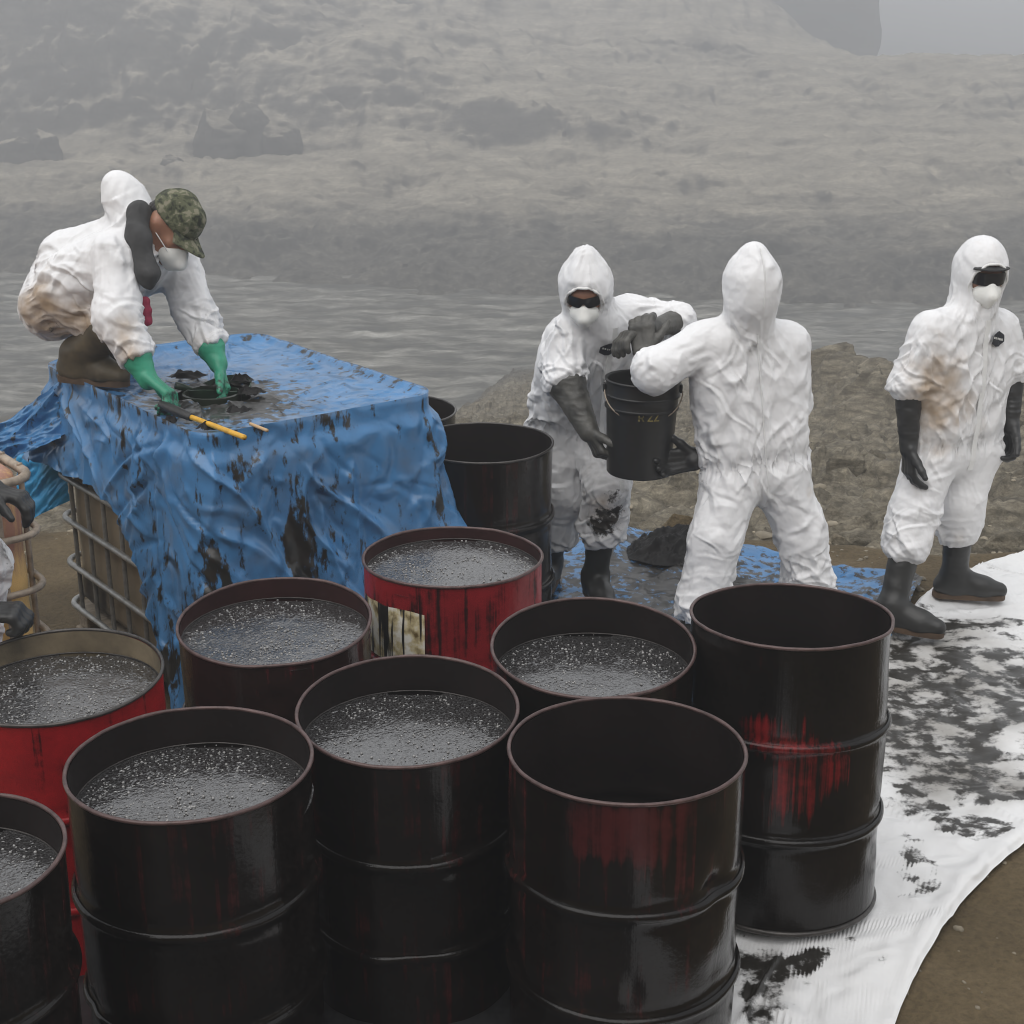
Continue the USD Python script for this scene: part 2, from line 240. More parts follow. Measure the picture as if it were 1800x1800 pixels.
CLIFF = mat('cliff_rock', {'g': ('geometry', {}), 'mp': ('mapping', {'rotation': (0, .35, .2), 'scale': (.35, .7, 2.2)}), 'n': ('noise_texture', {'scale': .36, 'detail': 11, 'roughness': .72, 'distortion': .8}),
    'n2': ('noise_texture', {'scale': 2.4, 'detail': 8, 'roughness': .75}), 'rf': ('rgb_ramp', {'ramp': [(.32, (.35, .35, .35)), (.58, (1, 1, 1))]}),
    'r': ('rgb_ramp', {'ramp': [(.25, (.055, .05, .044)), (.45, (.125, .115, .10)), (.62, (.19, .175, .15)), (.78, (.29, .27, .23))]}),
    'dust': ('rgb_ramp', {'ramp': [(.3, (.36, .32, .25)), (.7, (.66, .59, .465))]}), 'sn': ('separate_xyz', {}), 'fl': ('math', {'math_type': 'multiply_add', 'value2': .45, 'value3': -.22}), 'fa': ('math', {'math_type': 'add'}),
    'fm': ('map_range', {'range_type': 'smoothstep', 'from_min': .62, 'from_max': 1.0, 'to_min': 0., 'to_max': .95}), 'md': ('mix_color', {}), 'vc': ('voronoi_texture', {'feature': 'distance_to_edge', 'scale': .55, 'detail': 4, 'roughness': .75}), 'wv': ('mix_color', {'fac': .25}), 'vr': ('rgb_ramp', {'ramp': [(0., (.40, .40, .40)), (.05, (.75, .75, .75)), (.14, (1, 1, 1))]}), 'm3': ('mix_color', {'blend_type': 'multiply', 'fac': .8}),
    's': ('separate_xyz', {}), 'wet': ('map_range', {'range_type': 'smoothstep', 'from_min': -7.5, 'from_max': -9.6, 'to_min': 0., 'to_max': .85}), 'wn': ('math', {'math_type': 'multiply_add', 'value2': 3.0, 'value3': -1.5}), 'wz': ('math', {'math_type': 'add'}),
    'm': ('mix_color', {'blend_type': 'multiply', 'fac': .6}), 'mw': ('mix_color', {}), 'wr': ('rgb_ramp', {'ramp': [(.36, (.018, .017, .016)), (.52, (.06, .057, .05)), (.66, (.17, .16, .135))]}),
    'bp': ('bump', {'strength': .9, 'distance': .25}), 'p': ('principled_bsdf', {'roughness': .9, 'specular_ior_level': .2})},
    [('g.position', 'mp.vector'), ('mp.vector', 'n.vector'), ('g.position', 'n2.vector'), ('n.fac', 'r.fac'), ('n.fac', 'dust.fac'), ('g.normal', 'sn.vector'), ('n.fac', 'fl.value1'), ('sn.z', 'fa.value1'), ('fl.value', 'fa.value2'), ('fa.value', 'fm.value'),
     ('r.color', 'md.a'), ('dust.color', 'md.b'), ('fm.result', 'md.fac'), ('md.result', 'm.a'), ('n2.fac', 'rf.fac'), ('rf.color', 'm.b'), ('n2.color', 'wv.b'), ('mp.vector', 'wv.a'), ('wv.result', 'vc.vector'), ('vc.distance', 'vr.fac'), ('m.result', 'm3.a'), ('vr.color', 'm3.b'), ('g.position', 's.vector'),
     ('n.fac', 'wn.value1'), ('s.z', 'wz.value1'), ('wn.value', 'wz.value2'), ('wz.value', 'wet.value'),
     ('n2.fac', 'wr.fac'), ('wr.color', 'mw.b'), ('wet.result', 'mw.fac'), ('m3.result', 'mw.a'), ('mw.result', 'p.base_color'), ('n2.fac', 'bp.height'), ('bp.normal', 'p.normal')])
CZ = np.where(CZ > 4, 4 + 2.2 * np.tanh((CZ - 4) / 2.2 * .6), CZ)
CX, CY, CZ = CX * KF, CY * KF, CH + KF * (CZ - CH)
obj('cliff', (np.stack([CX, CY, CZ], -1).reshape(-1, 3), quads(grid_faces(len(cx), len(cy)))), CLIFF, kind='structure', smooth=40, label='eroded grey rock cliff across the inlet fading into fog')
# far headland with its sheer right-hand edge
hw = np.linspace(0, 1, 60); hz = np.linspace(0, 1, 50)
HA, HB = np.meshgrid(hw, hz, indexing='ij')
ang = HA * 2 * np.pi
hx = np.clip(1.35 * np.cos(ang), -1, 1); hy = np.clip(1.35 * np.sin(ang), -1, 1)
HX, HY, HZ = QF * (7.0 + (25.2 - HB * .6) * hx), QF * (150 + 16 * hy), CH + QF * (-11 + HB * 36)
pn = np.stack([HX, HY, HZ], -1); dsp = (ridged(pn * np.array([.12, .12, .07]), 4, 5) - .5) * 3.2
HX = HX + dsp * hx; HY = HY + dsp * hy * 1.2
HV = np.stack([HX, HY, HZ], -1).reshape(-1, 3); HF = quads(grid_faces(60, 50))
HV = np.vstack([HV, [7.0 * QF, 150 * QF, CH + QF * 8.3]]); HF = np.vstack([HF, [[i * 50 + 49, ((i + 1) % 60) * 50 + 49, 3000] for i in range(60)]])
obj('headland', (HV, HF), CLIFF, kind='structure', smooth=40, label='tall sheer headland rising into the fog')

# ---------------------------------------------------------------- haze
hb = trimesh.creation.box(bounds=[[-620, -45, SEA - 4], [620, 760, 16]])
HAZE = mat('haze_air', {'v': ('principled_volume', {'color': (.97, .975, .985), 'density': HAZE_D, 'anisotropy': .50})}, [], surface=None, volume='v.volume')
obj('haze', hb, HAZE, kind='stuff', smooth=False, label='grey sea fog hanging over the inlet')

# ---------------------------------------------------------------- DRUMS
F_ = -np.pi / 2     # the angle that faces the camera
def drum_mat(name, paint, oil, cover, mask=None, gloss=.13, prough=.28, seed=0., streak=40, soft=.09):
    """Painted steel under crude oil that runs down in streaks. cover: how much is oiled; the primvar 'clean' bares paint."""
    return mat(name, {'tc': ('texture_coordinate', {}), 'mp': ('mapping', {'scale': (streak, streak, 1.3), 'location': (seed, seed, seed)}), 'at': ('attribute', {'attribute': 'clean'}),
        'n': ('noise_texture', {'scale': 1., 'detail': 4, 'roughness': .6}), 'mp2': ('mapping', {'location': (seed, 0, seed)}), 'n2': ('noise_texture', {'scale': 5., 'detail': 6, 'roughness': .65}), 'n3': ('noise_texture', {'scale': 120., 'detail': 3}),
        'a': ('math', {'math_type': 'multiply_add', 'value2': .55}), 'a2': ('math', {'math_type': 'multiply', 'value2': .45}), 'c': ('math', {'math_type': 'add'}),
        'st': ('map_range', {'range_type': 'smoothstep', 'from_min': cover, 'from_max': cover + soft, 'to_min': 0., 'to_max': 1.}),
        'pr': ('rgb_ramp', {'ramp': [(.3, tuple(np.array(paint) * .6)), (.55, tuple(paint)), (.8, tuple(np.array(paint) * 1.25))]}),
        'orr': ('rgb_ramp', {'ramp': [(.35, tuple(np.array(oil) * .55)), (.7, tuple(np.array(oil) * 1.6))]}),
        'mx': ('mix_color', {}), 'ro': ('mix_float', {'a': gloss, 'b': prough}), 'rr': ('math', {'math_type': 'multiply_add', 'value2': .22, 'value3': -.11}), 'ra': ('math', {'math_type': 'add'}),
        'bp': ('bump', {'strength': .25, 'distance': .002}), 'bp2': ('bump', {'strength': .16, 'distance': .012}), 'bp3': ('bump', {'strength': .35, 'distance': .003}), 'p': ('principled_bsdf', {'specular_ior_level': .28})},
        [('tc.object', 'mp.vector'), ('mp.vector', 'n.vector'), ('tc.object', 'mp2.vector'), ('mp2.vector', 'n2.vector'), ('tc.object', 'n3.vector'), ('n.fac', 'a.value1'), ('at.fac', 'a.value3'), ('n2.fac', 'a2.value1'),
         ('a.value', 'c.value1'), ('a2.value', 'c.value2'), ('c.value', 'st.value'), ('n2.fac', 'pr.fac'), ('n2.fac', 'orr.fac'), ('orr.color', 'mx.a'), ('pr.color', 'mx.b'), ('st.result', 'mx.fac'), ('mx.result', 'p.base_color'),
         ('st.result', 'ro.fac'), ('n2.fac', 'rr.value1'), ('ro.result', 'ra.value1'), ('rr.value', 'ra.value2'), ('ra.value', 'p.roughness'), ('n3.fac', 'bp.height'), ('n2.fac', 'bp2.height'), ('bp.normal', 'bp2.normal'), ('bp2.normal', 'bp3.normal'), ('n.fac', 'bp3.height'), ('bp3.normal', 'p.normal')])
RED = (.20, .006, .010); OILC = (.0045, .0034, .0029); MAROON = (.035, .008, .008)
DM = {'dark': drum_mat('oiled_drum', (.045, .0065, .0065), OILC, .53, soft=.16), 'maroon': drum_mat('maroon_drum', (.075, .012, .014), (.014, .007, .006), .56, seed=3.), 'drip': drum_mat('dripped_drum', (.15, .006, .007), OILC, .68, seed=5., streak=85, soft=.2),
      'red': drum_mat('red_drum', (.30, .007, .010), (.03, .006, .006), .34, prough=.42, seed=7.), 'label': drum_mat('stained_red_drum', (.20, .010, .014), (.022, .006, .006), .40, seed=9.),
      'inner_dark': plain('drum_inside', (.0075, .0050, .0046), .55, .2, 30, .5, 4, spec=.15), 'inner_tan': plain('rusty_drum_inside', (.12, .095, .06), .55, .3, 40, .5, 8), 'inner_red': plain('maroon_drum_inside', (.020, .0060, .0060), .55, .2, 30, .4, 4, spec=.18),
      'rim': plain('worn_rim', (.075, .045, .042), .34, .3, 60, .45, 25, metallic=.25), 'rim_dark': plain('oiled_rim', (.05, .045, .042), .3, .3, 60, .4, 30, metallic=.4)}
OILM = mat('crude_oil', {'tc': ('texture_coordinate', {}), 'n': ('noise_texture', {'scale': 160., 'detail': 2}), 'n2': ('noise_texture', {'scale': 7., 'detail': 3}),
    'r': ('rgb_ramp', {'ramp': [(.42, (.008, .007, .007)), (.66, (.055, .054, .054))]}), 'bp': ('bump', {'strength': .35, 'distance': .002}), 'p': ('principled_bsdf', {'roughness': .10, 'ior': 2.25})},
    [('tc.object', 'n.vector'), ('tc.object', 'n2.vector'), ('n.fac', 'r.fac'), ('r.color', 'p.base_color'), ('n.fac', 'bp.height'), ('bp.normal', 'p.normal')])
BUB = plain('oil_bubble', (.20, .195, .19), .2, 0, 20, .6, 90, spec=.9)
RB, DH, RI = .2865, .88, .281
def drum(name, label, pos, tilt, style, inner='inner_dark', oil=None, oil_label=None, rim='rim', dents=(), seed=1, clean=(), spin=0.):
    """pos: rim centre. tilt: degrees the top leans towards the camera. clean: (angle, z, dangle, dz, amount) patches of bare paint."""
    a = math.radians(tilt); R = np.array([[1, 0, 0], [0, math.cos(a), -math.sin(a)], [0, math.sin(a), math.cos(a)]])
    base = np.array(pos) - R @ [0, 0, DH]
    t = thing(name, label, 'oil drum', base, R, group='steel oil drums standing on the dirt and sheet')
    n = 112
    rg_ = np.random.default_rng(seed + 100); dents = list(dents) + [(F_ + rg_.uniform(-1.3, 1.3), rg_.uniform(.08, .86), rg_.uniform(.08, .25), rg_.uniform(.03, .09), rg_.uniform(-.004, .011)) for _ in range(6)]
    zs = np.linspace(.012, DH - .008, 62)
    hoop = lambda z: sum(.0115 * np.exp(-((z - c) / .011) ** 2) - .0035 * np.exp(-((abs(z - c) - .026) / .012) ** 2) for c in (.292, .578))
    prof = [(RB + hoop(z), z) for z in zs]
    def dented(v):
        th = np.arctan2(v[:, 1], v[:, 0]); r = np.hypot(v[:, 0], v[:, 1]); z = v[:, 2]
        q = np.stack([np.cos(th) * 2, np.sin(th) * 2, z * 4], -1)
        d = (fbm(q, 3, seed) - .5) * .010 * np.sin(np.clip(z / DH, 0, 1) * np.pi) ** .5 + (fbm(np.stack([np.cos(th) * .9, np.sin(th) * .9, z * 0], -1), 2, seed + 20) - .5) * .009
        for (ta, tz, wa, wz, amp) in dents:
            d -= amp * np.exp(-((np.angle(np.exp(1j * (th - ta)))) / wa) ** 2 - ((z - tz) / wz) ** 2)
        k = (r + d * (r > .1)) / np.maximum(r, 1e-9); o = v.copy(); o[:, 0] *= k; o[:, 1] *= k; return o
    def cl(v):
        th = np.arctan2(v[:, 1], v[:, 0]); c = np.zeros(len(v))
        for (ta, tz, wa, wz, amp) in clean: c += amp * np.exp(-((np.angle(np.exp(1j * (th - ta)))) / wa) ** 4 - ((v[:, 2] - tz) / wz) ** 4)
        return c
    v, f = lathe(prof, n); v = dented(v)
    obj('shell', (v, f), DM[style], t, attrs={'clean': cl(v)})
    iv, jf = lathe([(RI + hoop(z) * .9, z) for z in zs[::-1]] + [(RI - .004, .018), (.14, .02), (.0005, .02)], n); iv = dented(iv)
    obj('inner_wall', (iv, jf), DM[inner], t, smooth=True)
    for c in (.292, .578):
        pr = [(RB + .0095 * math.cos(x) + .0045, c + .0125 * math.sin(x)) for x in np.linspace(-1.5, 1.5, 9)]
        v, f = lathe(pr, n); v = dented(v); obj('rolling_hoop', (v, f), DM[style], t, attrs={'clean': cl(v)})
    th = np.arange(n) * 2 * np.pi / n
    ring = np.stack([(RB + .001) * np.cos(th), (RB + .001) * np.sin(th), np.full(n, DH - .006)], 1); ring = dented(ring); ring[:, 2] += .0055 * (fbm(np.stack([np.cos(th) * 2.2, np.sin(th) * 2.2, 0 * th], -1), 3, seed + 40) - .5)
    obj('rim', tube(ring, 0.0052 + .0009 * (noise(ring * 30, 3) - .5), 10, closed=True), DM[rim], t, smooth=True)
    ring = np.stack([(RB + .002) * np.cos(th), (RB + .002) * np.sin(th), np.full(n, .009)], 1)
    obj('bottom_chime', tube(ring, .008, 8, closed=True), DM['rim_dark'], t, smooth=True)
    if oil is not None:
        zo = DH - oil; s = .0038
        m = int(RI / s) + 1; X, Y = np.meshgrid(np.arange(-m, m + 1) * s, np.arange(-m, m + 1) * s * .92, indexing='ij'); X = X + (np.arange(2 * m + 1) % 2)[None, :] * s / 2
        rng = np.random.default_rng(seed); X = X + rng.uniform(-.25, .25, X.shape) * s; Y = Y + rng.uniform(-.25, .25, X.shape) * s
        P = np.stack([X, Y, 0 * X], -1).reshape(-1, 3); fc = quads(grid_faces(2 * m + 1, 2 * m + 1))
        r = np.hypot(P[:, 0], P[:, 1]); keep = (r[fc] < RI - .004).all(1); fc = fc[keep]
        amp = .35 + 1.0 * sstep(.35, .75, fbm(P * 11 + 5, 3, seed))
        P[:, 2] = rng.uniform(-1, 1, len(P)) * .0005 * amp + (rng.random(len(P)) < .06) * .0010 + .004 * (fbm(P * 9, 3, seed) - .5)
        # the outer ring is pulled out to the wall
        edge = r > RI - .012; sc = np.where(edge, (RI + .003) / np.maximum(r, 1e-9), 1); P[:, 0] *= sc; P[:, 1] *= sc; P[edge, 2] = .001
        w = R @ np.vstack([P[:, 0], P[:, 1], P[:, 2] + zo]); L = (w.T + base); c = np.array([L[:, 0].mean(), L[:, 1].mean(), L[:, 2].mean()])
        used = np.unique(fc); ix = np.full(len(L), -1); ix[used] = np.arange(len(used))
        # level the liquid: same plan, horizontal surface
        Lz = c[2] + (P[:, 2]); L = np.stack([L[:, 0], L[:, 1], Lz + 0.0 * L[:, 2]], 1)
        bp_, bv_ = [], []
        ico = trimesh.creation.icosphere(1, 1.0); iv_, if_ = np.array(ico.vertices), np.array(ico.faces)
        for _ in range(900):
            a_, q_ = rng.uniform(0, 2 * np.pi), RI * .955 * math.sqrt(rng.random()); x_, y_ = q_ * math.cos(a_), q_ * math.sin(a_)
            if noise(np.array([[x_ * 13, y_ * 13, seed * 1.]]), 3)[0] < rng.uniform(.15, .75): continue
            s_ = .0014 + .0028 * rng.random() ** 2.5; bv_.append((iv_ * [s_, s_, s_ * .8] + [x_, y_, .0012], if_))
        o = thing('crude_oil', oil_label, 'oil', c); tag(o, kind='stuff')
        obj('oil_surface', (L[used] - c, ix[fc]), OILM, o, smooth=20)
        if bv_: obj('bubbles', join(*bv_), BUB, o, smooth=True, kind='stuff')
        ring2 = np.stack([(RI - .001) * np.cos(th), (RI - .001) * np.sin(th), np.full(n, zo)], 1); ring2 = dented(ring2) @ R.T + base; ring2[:, 2] = c[2] + .003
        obj('tide_line', tube(ring2 - c, .0022, 6, closed=True), DM['rim_dark'], o, smooth=True)
    return t, base, R, dented
F_ = -np.pi / 2     # the angle that faces the camera
D = {}
drum('oil_drum', 'empty open black drum at the very front beside the white sheet, nearest the camera', (.281, 3.253, .838), -.9, 'dark', seed=1, dents=[(F_ + .9, .36, .3, .06, .008), (F_ - .7, .42, .25, .05, .006)], clean=[(F_ - .1, .8, .5, .08, .2)])
drum('oil_drum', 'empty open black drum with bare red drip streaks down its side, on the white sheet', (.805, 3.96, .895), -3.65, 'drip', seed=2, clean=[(F_ - .02, .45, .34, .14, .27), (F_ + .42, .52, .2, .09, .24), (F_ - .12, .62, .42, .08, .20), (F_ - .5, .61, .2, .07, .2), (F_ - .2, .80, .5, .06, .14)])
drum('oil_drum', 'black drum brimming with speckled oil, front row between the leftmost drum and the middle one', (-.762, 3.139, .861), .13, 'dark', oil=.105, oil_label='speckled black crude oil in the front row drum left of the middle', seed=3)
drum('oil_drum', 'dark brown drum of oil in the middle, touching the empty front drum on its left', (-.271, 3.489, .827), 3.9, 'dark', oil=.095, oil_label='speckled black crude oil in the middle drum beside the empty front one', seed=4)
drum('oil_drum', 'dark drum half hidden behind the empty front drum, its oil sunk below a deep rim', (.228, 3.851, .846), 5.6, 'dark', oil=.095, oil_label='black oil with a sparse grey patch in the drum behind the empty front drum', seed=5)
drum('oil_drum', 'maroon drum of oil with a dented front rim, before the blue wrapped tank', (-.71, 4.103, .816), 5.1, 'maroon', inner='inner_red', oil=.05, oil_label='grey speckled oil filling the maroon drum with the dented rim', seed=6, dents=[(F_ + .15, .87, .35, .10, .012), (F_ + .1, .76, .16, .03, .010)])
D7 = drum('oil_drum', 'red drum of oil with a torn white label under black drips', (-.194, 4.502, .875), -.55, 'label', inner='inner_red', oil=.05, oil_label='grey speckled oil in the red drum with the white label', seed=7)
drum('oil_drum', 'tall looking empty black drum standing right of the blue tarp behind the labelled drum', (-.12, 5.816, .882), .8, 'dark', rim='rim_dark', seed=8)
drum('oil_drum', 'farthest empty drum, only its dark rim showing behind the blue tarp', (-.536, 6.332, .88), -.1, 'dark', rim='rim_dark', seed=9)
drum('oil_drum', 'bright red drum at the left edge with a rusty tan inside', (-1.268, 3.753, .801), 2.6, 'red', inner='inner_tan', rim='rim_dark', oil=.068, oil_label='grey speckled oil in the bright red drum at the left edge', seed=10)
drum('oil_drum', 'black drum of oil cut off by the lower left corner of the picture', (-1.237, 2.709, .868), -2.4, 'dark', oil=.10, oil_label='black speckled oil in the drum cut off at lower left', seed=11)
# torn white label on the red drum
LAB = mat('dripped_label', {'tc': ('texture_coordinate', {}), 'mp': ('mapping', {'scale': (60, 60, 2.0)}), 'n': ('noise_texture', {'scale': 1., 'detail': 3}), 'n2': ('noise_texture', {'scale': 22., 'detail': 5}), 'n3': ('noise_texture', {'scale': 60., 'detail': 3}),
    'r': ('rgb_ramp', {'ramp': [(.35, (.10, .065, .02)), (.48, (.45, .38, .22)), (.6, (.62, .60, .54))]}), 'st': ('map_range', {'range_type': 'smoothstep', 'from_min': .53, 'from_max': .57, 'to_min': 0., 'to_max': 1.}),
    'mx': ('mix_color', {'b': (.006, .005, .004)}), 'p': ('principled_bsdf', {'roughness': .45})},
    [('tc.object', 'mp.vector'), ('mp.vector', 'n.vector'), ('tc.object', 'n2.vector'), ('n2.fac', 'r.fac'), ('r.color', 'mx.a'), ('n.fac', 'st.value'), ('st.result', 'mx.fac'), ('mx.result', 'p.base_color')])
a_, z_ = np.meshgrid(np.linspace(F_ - 1.28, F_ - .27, 40), np.linspace(.60, .785, 16), indexing='ij')
lv = np.stack([(RB + .001) * np.cos(a_), (RB + .001) * np.sin(a_), z_ + .012 * (noise(np.stack([a_ * 6, z_ * 0, z_ * 0], -1), 4) - .5) * (z_ > .78)], -1).reshape(-1, 3)
lv = D7[3](lv); lv[:, :2] *= 1.006
obj('paper_label', (lv, quads(grid_faces(40, 16))), LAB, D7[0], smooth=True, label='torn white paper label run over by black drips')

# ---------------------------------------------------------------- SHEETS ON THE GROUND
def cloth_patch(name, label, cat, xs, ylo, yhi, nb, mat_, zfun, oil, dk_=1.25):
    lo = np.interp(xs, *ylo); hi = np.interp(xs, *yhi)
    b = np.linspace(0, 1, nb)
    X = np.repeat(xs[:, None], nb, 1); Y = lo[:, None] + (hi - lo)[:, None] * b[None]
    edge = np.minimum(Y - lo[:, None], hi[:, None] - Y)
    wob = .02 * (fbm(np.stack([X * 6, Y * 6, 0 * X], -1), 3, 55) - .5); Y = Y + wob
    Z = GRI((X, Y)) + zfun(X, Y, edge)
    return obj(name, (np.stack([X, Y, Z], -1).reshape(-1, 3), quads(grid_faces(len(xs), nb))), mat_, attrs={'stain': oil(X, Y, edge).ravel(), 'dust': np.clip(gaussian_filter(oil(X, Y, edge), 5) * dk_, 0, .75).ravel()}, label=label, cat=cat)
low = np.array([onz(*q)[:2] for q in ((1560, 1830), (1582, 1770), (1605, 1725), (1632, 1675), (1665, 1620), (1700, 1573), (1750, 1530), (1800, 1488), (1900, 1425), (2050, 1345))])
low = low[np.argsort(low[:, 0])]
top = np.array([onz(*q)[:2] for q in ((1480, 1150), (1575, 1100), (1610, 1062), (1640, 1038), (1665, 1022), (1700, 1003), (1740, 985), (1800, 972), (1950, 962), (2150, 965))])
top = top[np.argsort(top[:, 0])]
x0 = low[0, 0]
ylo = (np.concatenate([[-1, x0 - .5], low[:, 0]]), np.concatenate([[1.4, 1.4], low[:, 1]]))
yhi = (np.concatenate([[-1, .1, .5], top[:, 0]]), np.concatenate([[3.4, 3.8, 4.6], top[:, 1]]))
blobs = [(*onz(px, py)[:2], w, a) for px, py, w, a in ((1610, 1215, .24, .55), (1640, 1290, .30, .46), (1800, 1130, .25, .3), (1690, 1380, .2, .2), (1600, 1130, .12, .4), (1660, 1140, .22, .36), (1730, 1190, .2, .36), (1770, 1240, .28, .38), (1640, 1080, .14, .3), (1600, 1420, .07, .38), (1625, 1410, .05, .4), (1700, 1455, .05, .5), (1740, 1460, .05, .5), (1660, 1445, .05, .45), (1600, 1310, .12, .4),
    (1595, 1470, .05, .42), (1610, 1510, .035, .5), (1640, 1520, .03, .5), (1330, 1700, .06, .6), (1350, 1740, .07, .5), (1410, 1700, .05, .42), (1450, 1680, .04, .42), (1490, 1660, .035, .45), (1340, 1790, .08, .5), (1690, 1350, .06, .42), (1740, 1010, .05, .34), (1770, 1000, .04, .3), (1550, 1692, .02, .4), (1200, 1690, .25, .2))]
feet = [(*onz(px, py)[:2], a) for px, py, a in ((1702, 1455, .1), (1735, 1463, .2), (1622, 1405, 2.2), (1600, 1512, 1.2), (1690, 1050, .3), (1760, 1100, .6), (1745, 1320, 2.8), (1660, 1375, 1.8), (1780, 1210, .9), (1620, 1560, .8), (1400, 1705, .7), (1345, 1725, 1.2), (1765, 1400, .4))]
def sheet_oil(X, Y, e):
    c = np.full(X.shape, -.02)
    for bx, by, w, a in blobs: c = c + a * np.exp(-((X - bx) / w) ** 2 - ((Y - by) / (w * 1.3)) ** 2)
    p = np.stack([X, Y, 0 * X], -1)
    c = c + .30 * (fbm(p * np.array([2.0, 4.5, 1]), 4, 91) - .5) * sstep(0, .12, c) + .16 * (ridged(p * np.array([3, 9, 1]), 3, 14) - .6) * sstep(.05, .2, c)
    # smeared boot tracks
    c = c + .24 * sstep(.74, .86, ridged(p * np.array([1.7, 2.6, 1]), 2, 33)) * sstep(.02, .12, c)
    for fx_, fy_, fa_ in feet:
        u, w_ = (X - fx_) * math.cos(fa_) + (Y - fy_) * math.sin(fa_), -(X - fx_) * math.sin(fa_) + (Y - fy_) * math.cos(fa_)
        sole = np.maximum(sstep(1.1, .8, np.hypot((u - .045) / .085, w_ / .046)), sstep(1.1, .8, np.hypot((u + .085) / .042, w_ / .036)))
        c = c + .44 * sole * (.84 + .16 * np.sin(u * 190)) * (.7 + .6 * noise(np.stack([X * 40, Y * 40, 0 * X], -1), 6))
    return np.clip(c * .95, 0, .56) * sstep(.0, .04, e)
SHEET = stained('white_sheet_plastic', (.70, .70, .70), (.020, .018, .015), .5, .3, nscale=9, bump=.4, bscale=26, gain=1.0, lo=.34, hi=.62, var=.05, ngain=2.1, mapscale=(1, 1.15, 1), second=('dust', (.17, .155, .13)), crinkle=(8, .6, .035))
def sheet_z(X, Y, e):
    p = np.stack([X, Y, 0 * X], -1)
    return .014 + .022 * (fbm(p * 3, 3, 21) - .3) + .016 * (billow(p * np.array([4, 4, 1]), 3, 22) - .3) + creases(X, Y, 12, 130, .016, .011, .35, -.7, .9) + .022 * np.exp(-((e - .05) / .06) ** 2) * sstep(x0 - .05, x0 + .35, X) * (.4 + noise(p * 3, 8)) * sstep(0, .03, e)
cloth_patch('white_sheet', 'white plastic sheet smeared with black oil and boot prints', 'plastic sheet', np.concatenate([np.arange(.36, 3.35, .0125)]), ylo, yhi, 380, SHEET, sheet_z, sheet_oil)
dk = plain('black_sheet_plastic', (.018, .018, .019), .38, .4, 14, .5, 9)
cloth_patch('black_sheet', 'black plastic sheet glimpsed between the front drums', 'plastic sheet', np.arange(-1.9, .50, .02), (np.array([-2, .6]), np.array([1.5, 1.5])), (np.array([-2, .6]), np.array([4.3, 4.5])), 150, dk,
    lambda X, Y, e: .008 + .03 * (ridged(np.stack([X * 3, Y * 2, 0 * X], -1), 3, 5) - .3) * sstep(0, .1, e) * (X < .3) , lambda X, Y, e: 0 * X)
BLUE = (.055, .185, .385)
TARP = stained('blue_tarp_plastic', BLUE, (.016, .015, .013), .25, .3, nscale=26, bump=.35, bscale=18, gain=1.0, lo=.42, hi=.60, mapscale=(1, 1, .35), var=.12, spec=.5, second=('dust', (.11, .10, .085)), ngain=1.8, crinkle=(7, .9, .035))
GT = stained('ground_tarp_plastic', (.055, .18, .38), (.022, .020, .018), .35, .3, nscale=22, bump=.4, bscale=20, lo=.40, hi=.54, var=.15, ngain=1.7, second=('dust', (.13, .13, .125)), crinkle=(8, .9, .03))
gtop = np.array([onz(*q)[:2] for q in ((700, 905), (975, 938), (1040, 925), (1110, 902), (1150, 925), (1230, 962), (1330, 962), (1470, 1000), (1560, 1006), (1655, 1020))])
gtop = gtop[np.argsort(gtop[:, 0])]
glow = (np.array([-.6, .1, 1.0, 1.3, 1.60, 1.93]), np.array([5.0, 4.6, 4.8, 5.3, 5.75, gtop[-1, 1] - .04]))
def gt_z(X, Y, e):
    p = np.stack([X, Y, 0 * X], -1)
    return .02 + creases(X, Y, 13, 110, .022, .012, .25, .9, .8) + .05 * np.maximum(billow(p * np.array([2.2, 3.5, 1]), 3, 44) - .2, 0) + .12 * np.exp(-((X - .47) / .09) ** 2 - ((Y - 7.1) / .2) ** 2) + .03 * sstep(.16, 0, e) * noise(p * 5, 4)
def gt_oil(X, Y, e):
    p = np.stack([X, Y, 0 * X], -1)
    return np.clip(.43 + .5 * (fbm(p * 1.8, 3, 64) - .45) + .35 * sstep(.78, .9, ridged(p * np.array([1.4, 2.2, 1]), 2, 36)) + .2 * sstep(6.4, 5.6, Y) + .3 * np.exp(-((X - .9) / .35) ** 2 - ((Y - 6.5) / .3) ** 2), 0, .7)
cloth_patch('blue_ground_tarp', 'crumpled blue tarp lying under the workers feet, streaked with oil', 'tarp', np.arange(-.6, 1.93, .014), glow, (gtop[:, 0], gtop[:, 1]), 170, GT, gt_z, gt_oil, .55)

# heap of oily rags on the ground tarp
RAG = plain('oily_rag', (.007, .006, .006), .55, .4, 40, .6, 12, spec=.2)
hx_, hy_ = np.meshgrid(np.linspace(-1, 1, 90), np.linspace(-1, 1, 70), indexing='ij')
rc = onz(1182, 972)
pr = np.stack([hx_ * 2.4, hy_ * 2.2, 0 * hx_], -1)
rr = np.hypot(hx_, hy_) + .35 * (fbm(pr * .8, 2, 4) - .5)
hgt = creases(hx_, hy_, 5, 40, .016, .05, .6, .9, .6) * sstep(1, .6, rr) + .085 * sstep(1, .15, rr) * (.45 + 1.0 * ridged(pr * .8, 2, 8)) + .05 * (billow(pr * 2.2, 3, 9) - .3) * sstep(1, .7, rr)
rv = np.stack([hx_ * .24, hy_ * .22, hgt + .02], -1).reshape(-1, 3); rf = quads(grid_faces(90, 70)); rf = rf[(rr.ravel()[rf] < .98).all(1)]
t = thing('rag_heap', 'heap of crumpled oil soaked dark rags on the blue ground tarp', 'rags', (rc[0], rc[1], gz(rc[0], rc[1]) + .02))
